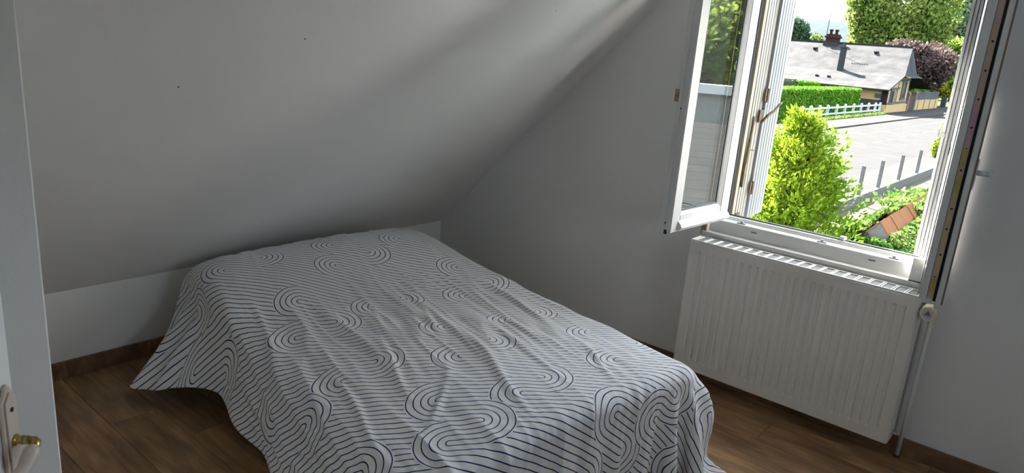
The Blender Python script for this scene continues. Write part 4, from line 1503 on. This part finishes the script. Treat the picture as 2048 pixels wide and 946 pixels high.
tree('dark_tree', 'small green treetop just above the left part of the roof', (-41.0, 131, 3.1), (3.6, 3.2, 3.4), leaf_mat('mid_green_leaf', ec(.16, .30, .07), ec(.32, .46, .12), .4, .35), 5000, .5, 56, .2, 'trees beyond the house', nb=8)
tree('young_tree', 'bright green round tree between the purple tree and the right shutter', (-18.4, 133, 3.6), (4.0, 3.8, 4.9), T5, 10000, .5, 57, .25, 'trees beyond the house', nb=12)
tree('young_tree', 'fresh green shrub below the round tree at the end of the road', (-15.9, 118, -.3), (2.2, 2.6, 2.2), T5, 5000, .42, 58, .15, 'trees beyond the house', nb=8)
tree('garden_shrub', 'bright green shrub looking over the ochre garden wall', (-18.3, 102.3, -1.15), (1.1, 3.6, .9), T5, 6000, .32, 59, .1, 'shrubs behind the garden wall', cat='shrub', nb=10)
tree('garden_shrub', 'yellow-green shrub at the far end of the garden wall', (-18.6, 116.5, -.9), (1.9, 2.4, 1.45), T6, 4000, .34, 60, .1, 'shrubs behind the garden wall', cat='shrub', nb=8)
tree('garden_shrub', 'dark shrub at the foot of the purple tree', (-20.6, 110.5, -1.1), (2.4, 3.0, 1.7), T4, 5000, .36, 61, .1, 'shrubs behind the garden wall', cat='shrub', nb=8)
tree('far_tree', 'low dark tree closing the far end of the road', (-9, 175, 1.5), (8, 5, 6), T4, 6000, .8, 62, .3, 'trees beyond the house', nb=10)

# hills and field far behind
M_HILL = mat('hazy_wooded_hill', (.0105, .0155, .019), .95, color2=(.013, .0185, .0215), scale=.03, detail=9)  # aerial haze over the woods is put into this bluish base colour
M_FIELD = mat('ripe_field', (.026, .024, .018), .95, var=.06, scale=.02)


def ridge_mesh(name, x0, x1, y0, y1, zf, n, m_, rough):
    vs_, fs_ = [], []
    rows = [(0, 0), (.3, .42), (.65, .82), (1, 1.0), (1.6, .9)]
    for i in range(n + 1):
        x = x0 + (x1 - x0) * i / n
        top_ = zf(x)
        for t, h in rows:
            y = y0 + (y1 - y0) * t
            z = GZ - 1 + (top_ - GZ + 1) * h
            z += rough * (noise.noise((x * .02, y * .02, 1)) + .8 * noise.noise((x * .09, y * .09, 4)) + .7 * noise.noise((x * .22, y * .2, 8))) * (1 if t > 0 else 0)
            vs_.append((x, y, z))
    r_ = len(rows)
    for i in range(n):
        for j in range(r_ - 1):
            a = i * r_ + j
            fs_.append((a, a + r_, a + r_ + 1, a + 1))
    o_ = MB().add(vs_, fs_).build(name, m_, None, smooth=True)
    return struct(o_)


ridge_mesh('hill', -900, 500, 640, 900, lambda x: 52 - .00006 * (x + 300) ** 2, 420, M_HILL, 2.6)
ridge_mesh('field', -600, 300, 425, 600, lambda x: 15.5, 30, M_FIELD, .2)

# ------------------------------------------------------------------ what the open left leaf mirrors: neighbour's wall, roof and tree to the right
M_NW = mat('garden_wall_grey', ec(.72, .70, .66, 3.2), .9, var=.1, scale=2)
M_NB = mat('grey_roof_board', ec(.30, .30, .30), .85, color2=ec(.40, .39, .39), scale=3, stretch=(.3, 2, 2))
nd = V((.55, .835, 0)).normalized()
ns = V((nd.y, -nd.x, 0))
lean = empty('lean_to_roof', V((2.4, .3, 0)) + nd * 8.0 + V((0, 0, GZ)), math.atan2(ns.y, ns.x))
tag(lean, 'neighbouring lean-to roof of grey boards, mirrored in the open left pane', 'roof')
for k in range(12):
    y0 = -2.3 + k * .383
    MB().add([(-3.0, y0, 0), (3.0, y0, 0), (3.0, y0 + .40, .062), (-3.0, y0 + .40, .062), (-3.0, y0, .012), (3.0, y0, .012), (3.0, y0 + .40, .074), (-3.0, y0 + .40, .074)],
             [(0, 3, 2, 1), (4, 5, 6, 7), (0, 1, 5, 4), (1, 2, 6, 5), (2, 3, 7, 6), (3, 0, 4, 7)]).build('roof_board', M_NB, lean).location = (0, 0, 2.50 + k * .0615)
MB().box((-2.9, -2.1, 0), (2.9, 2.2, 2.45)).build('wall', M_NW, lean)
nw_ = empty('neighbour_wall', V((2.4, .3, 0)) + nd * 15.5 + V((0, 0, GZ)), math.atan2(ns.y, ns.x))
tag(nw_, 'pale panel wall with a white coping, mirrored in the open left pane', 'wall')
for k in range(4):
    MB().box((-4.9 + k * 2.5, -.08, 0), (-2.5 + k * 2.5, .08, 3.55)).build('wall_panel', M_NW, nw_)
MB().box((-5.1, -.22, 3.55), (5.1, .22, 3.78)).build('coping', M_PAINTW, nw_)
p_ = V((2.4, .3, 0)) + nd * 21
tree('garden_tree', 'leafy garden tree mirrored in the open left pane', (p_.x, p_.y, 3.4), (5.4, 4.2, 4.4), T1, 26000, .26, 71, .3, 'trees in the reflection', nb=22, kr=.36)
p_ = V((2.4, .3, 0)) + nd * 38 + ns * 6
tree('garden_tree', 'dark tree behind the leafy one mirrored in the open left pane', (p_.x, p_.y, 4.5), (9, 6, 7.5), T4, 9000, .8, 72, .4, 'trees in the reflection', nb=14)
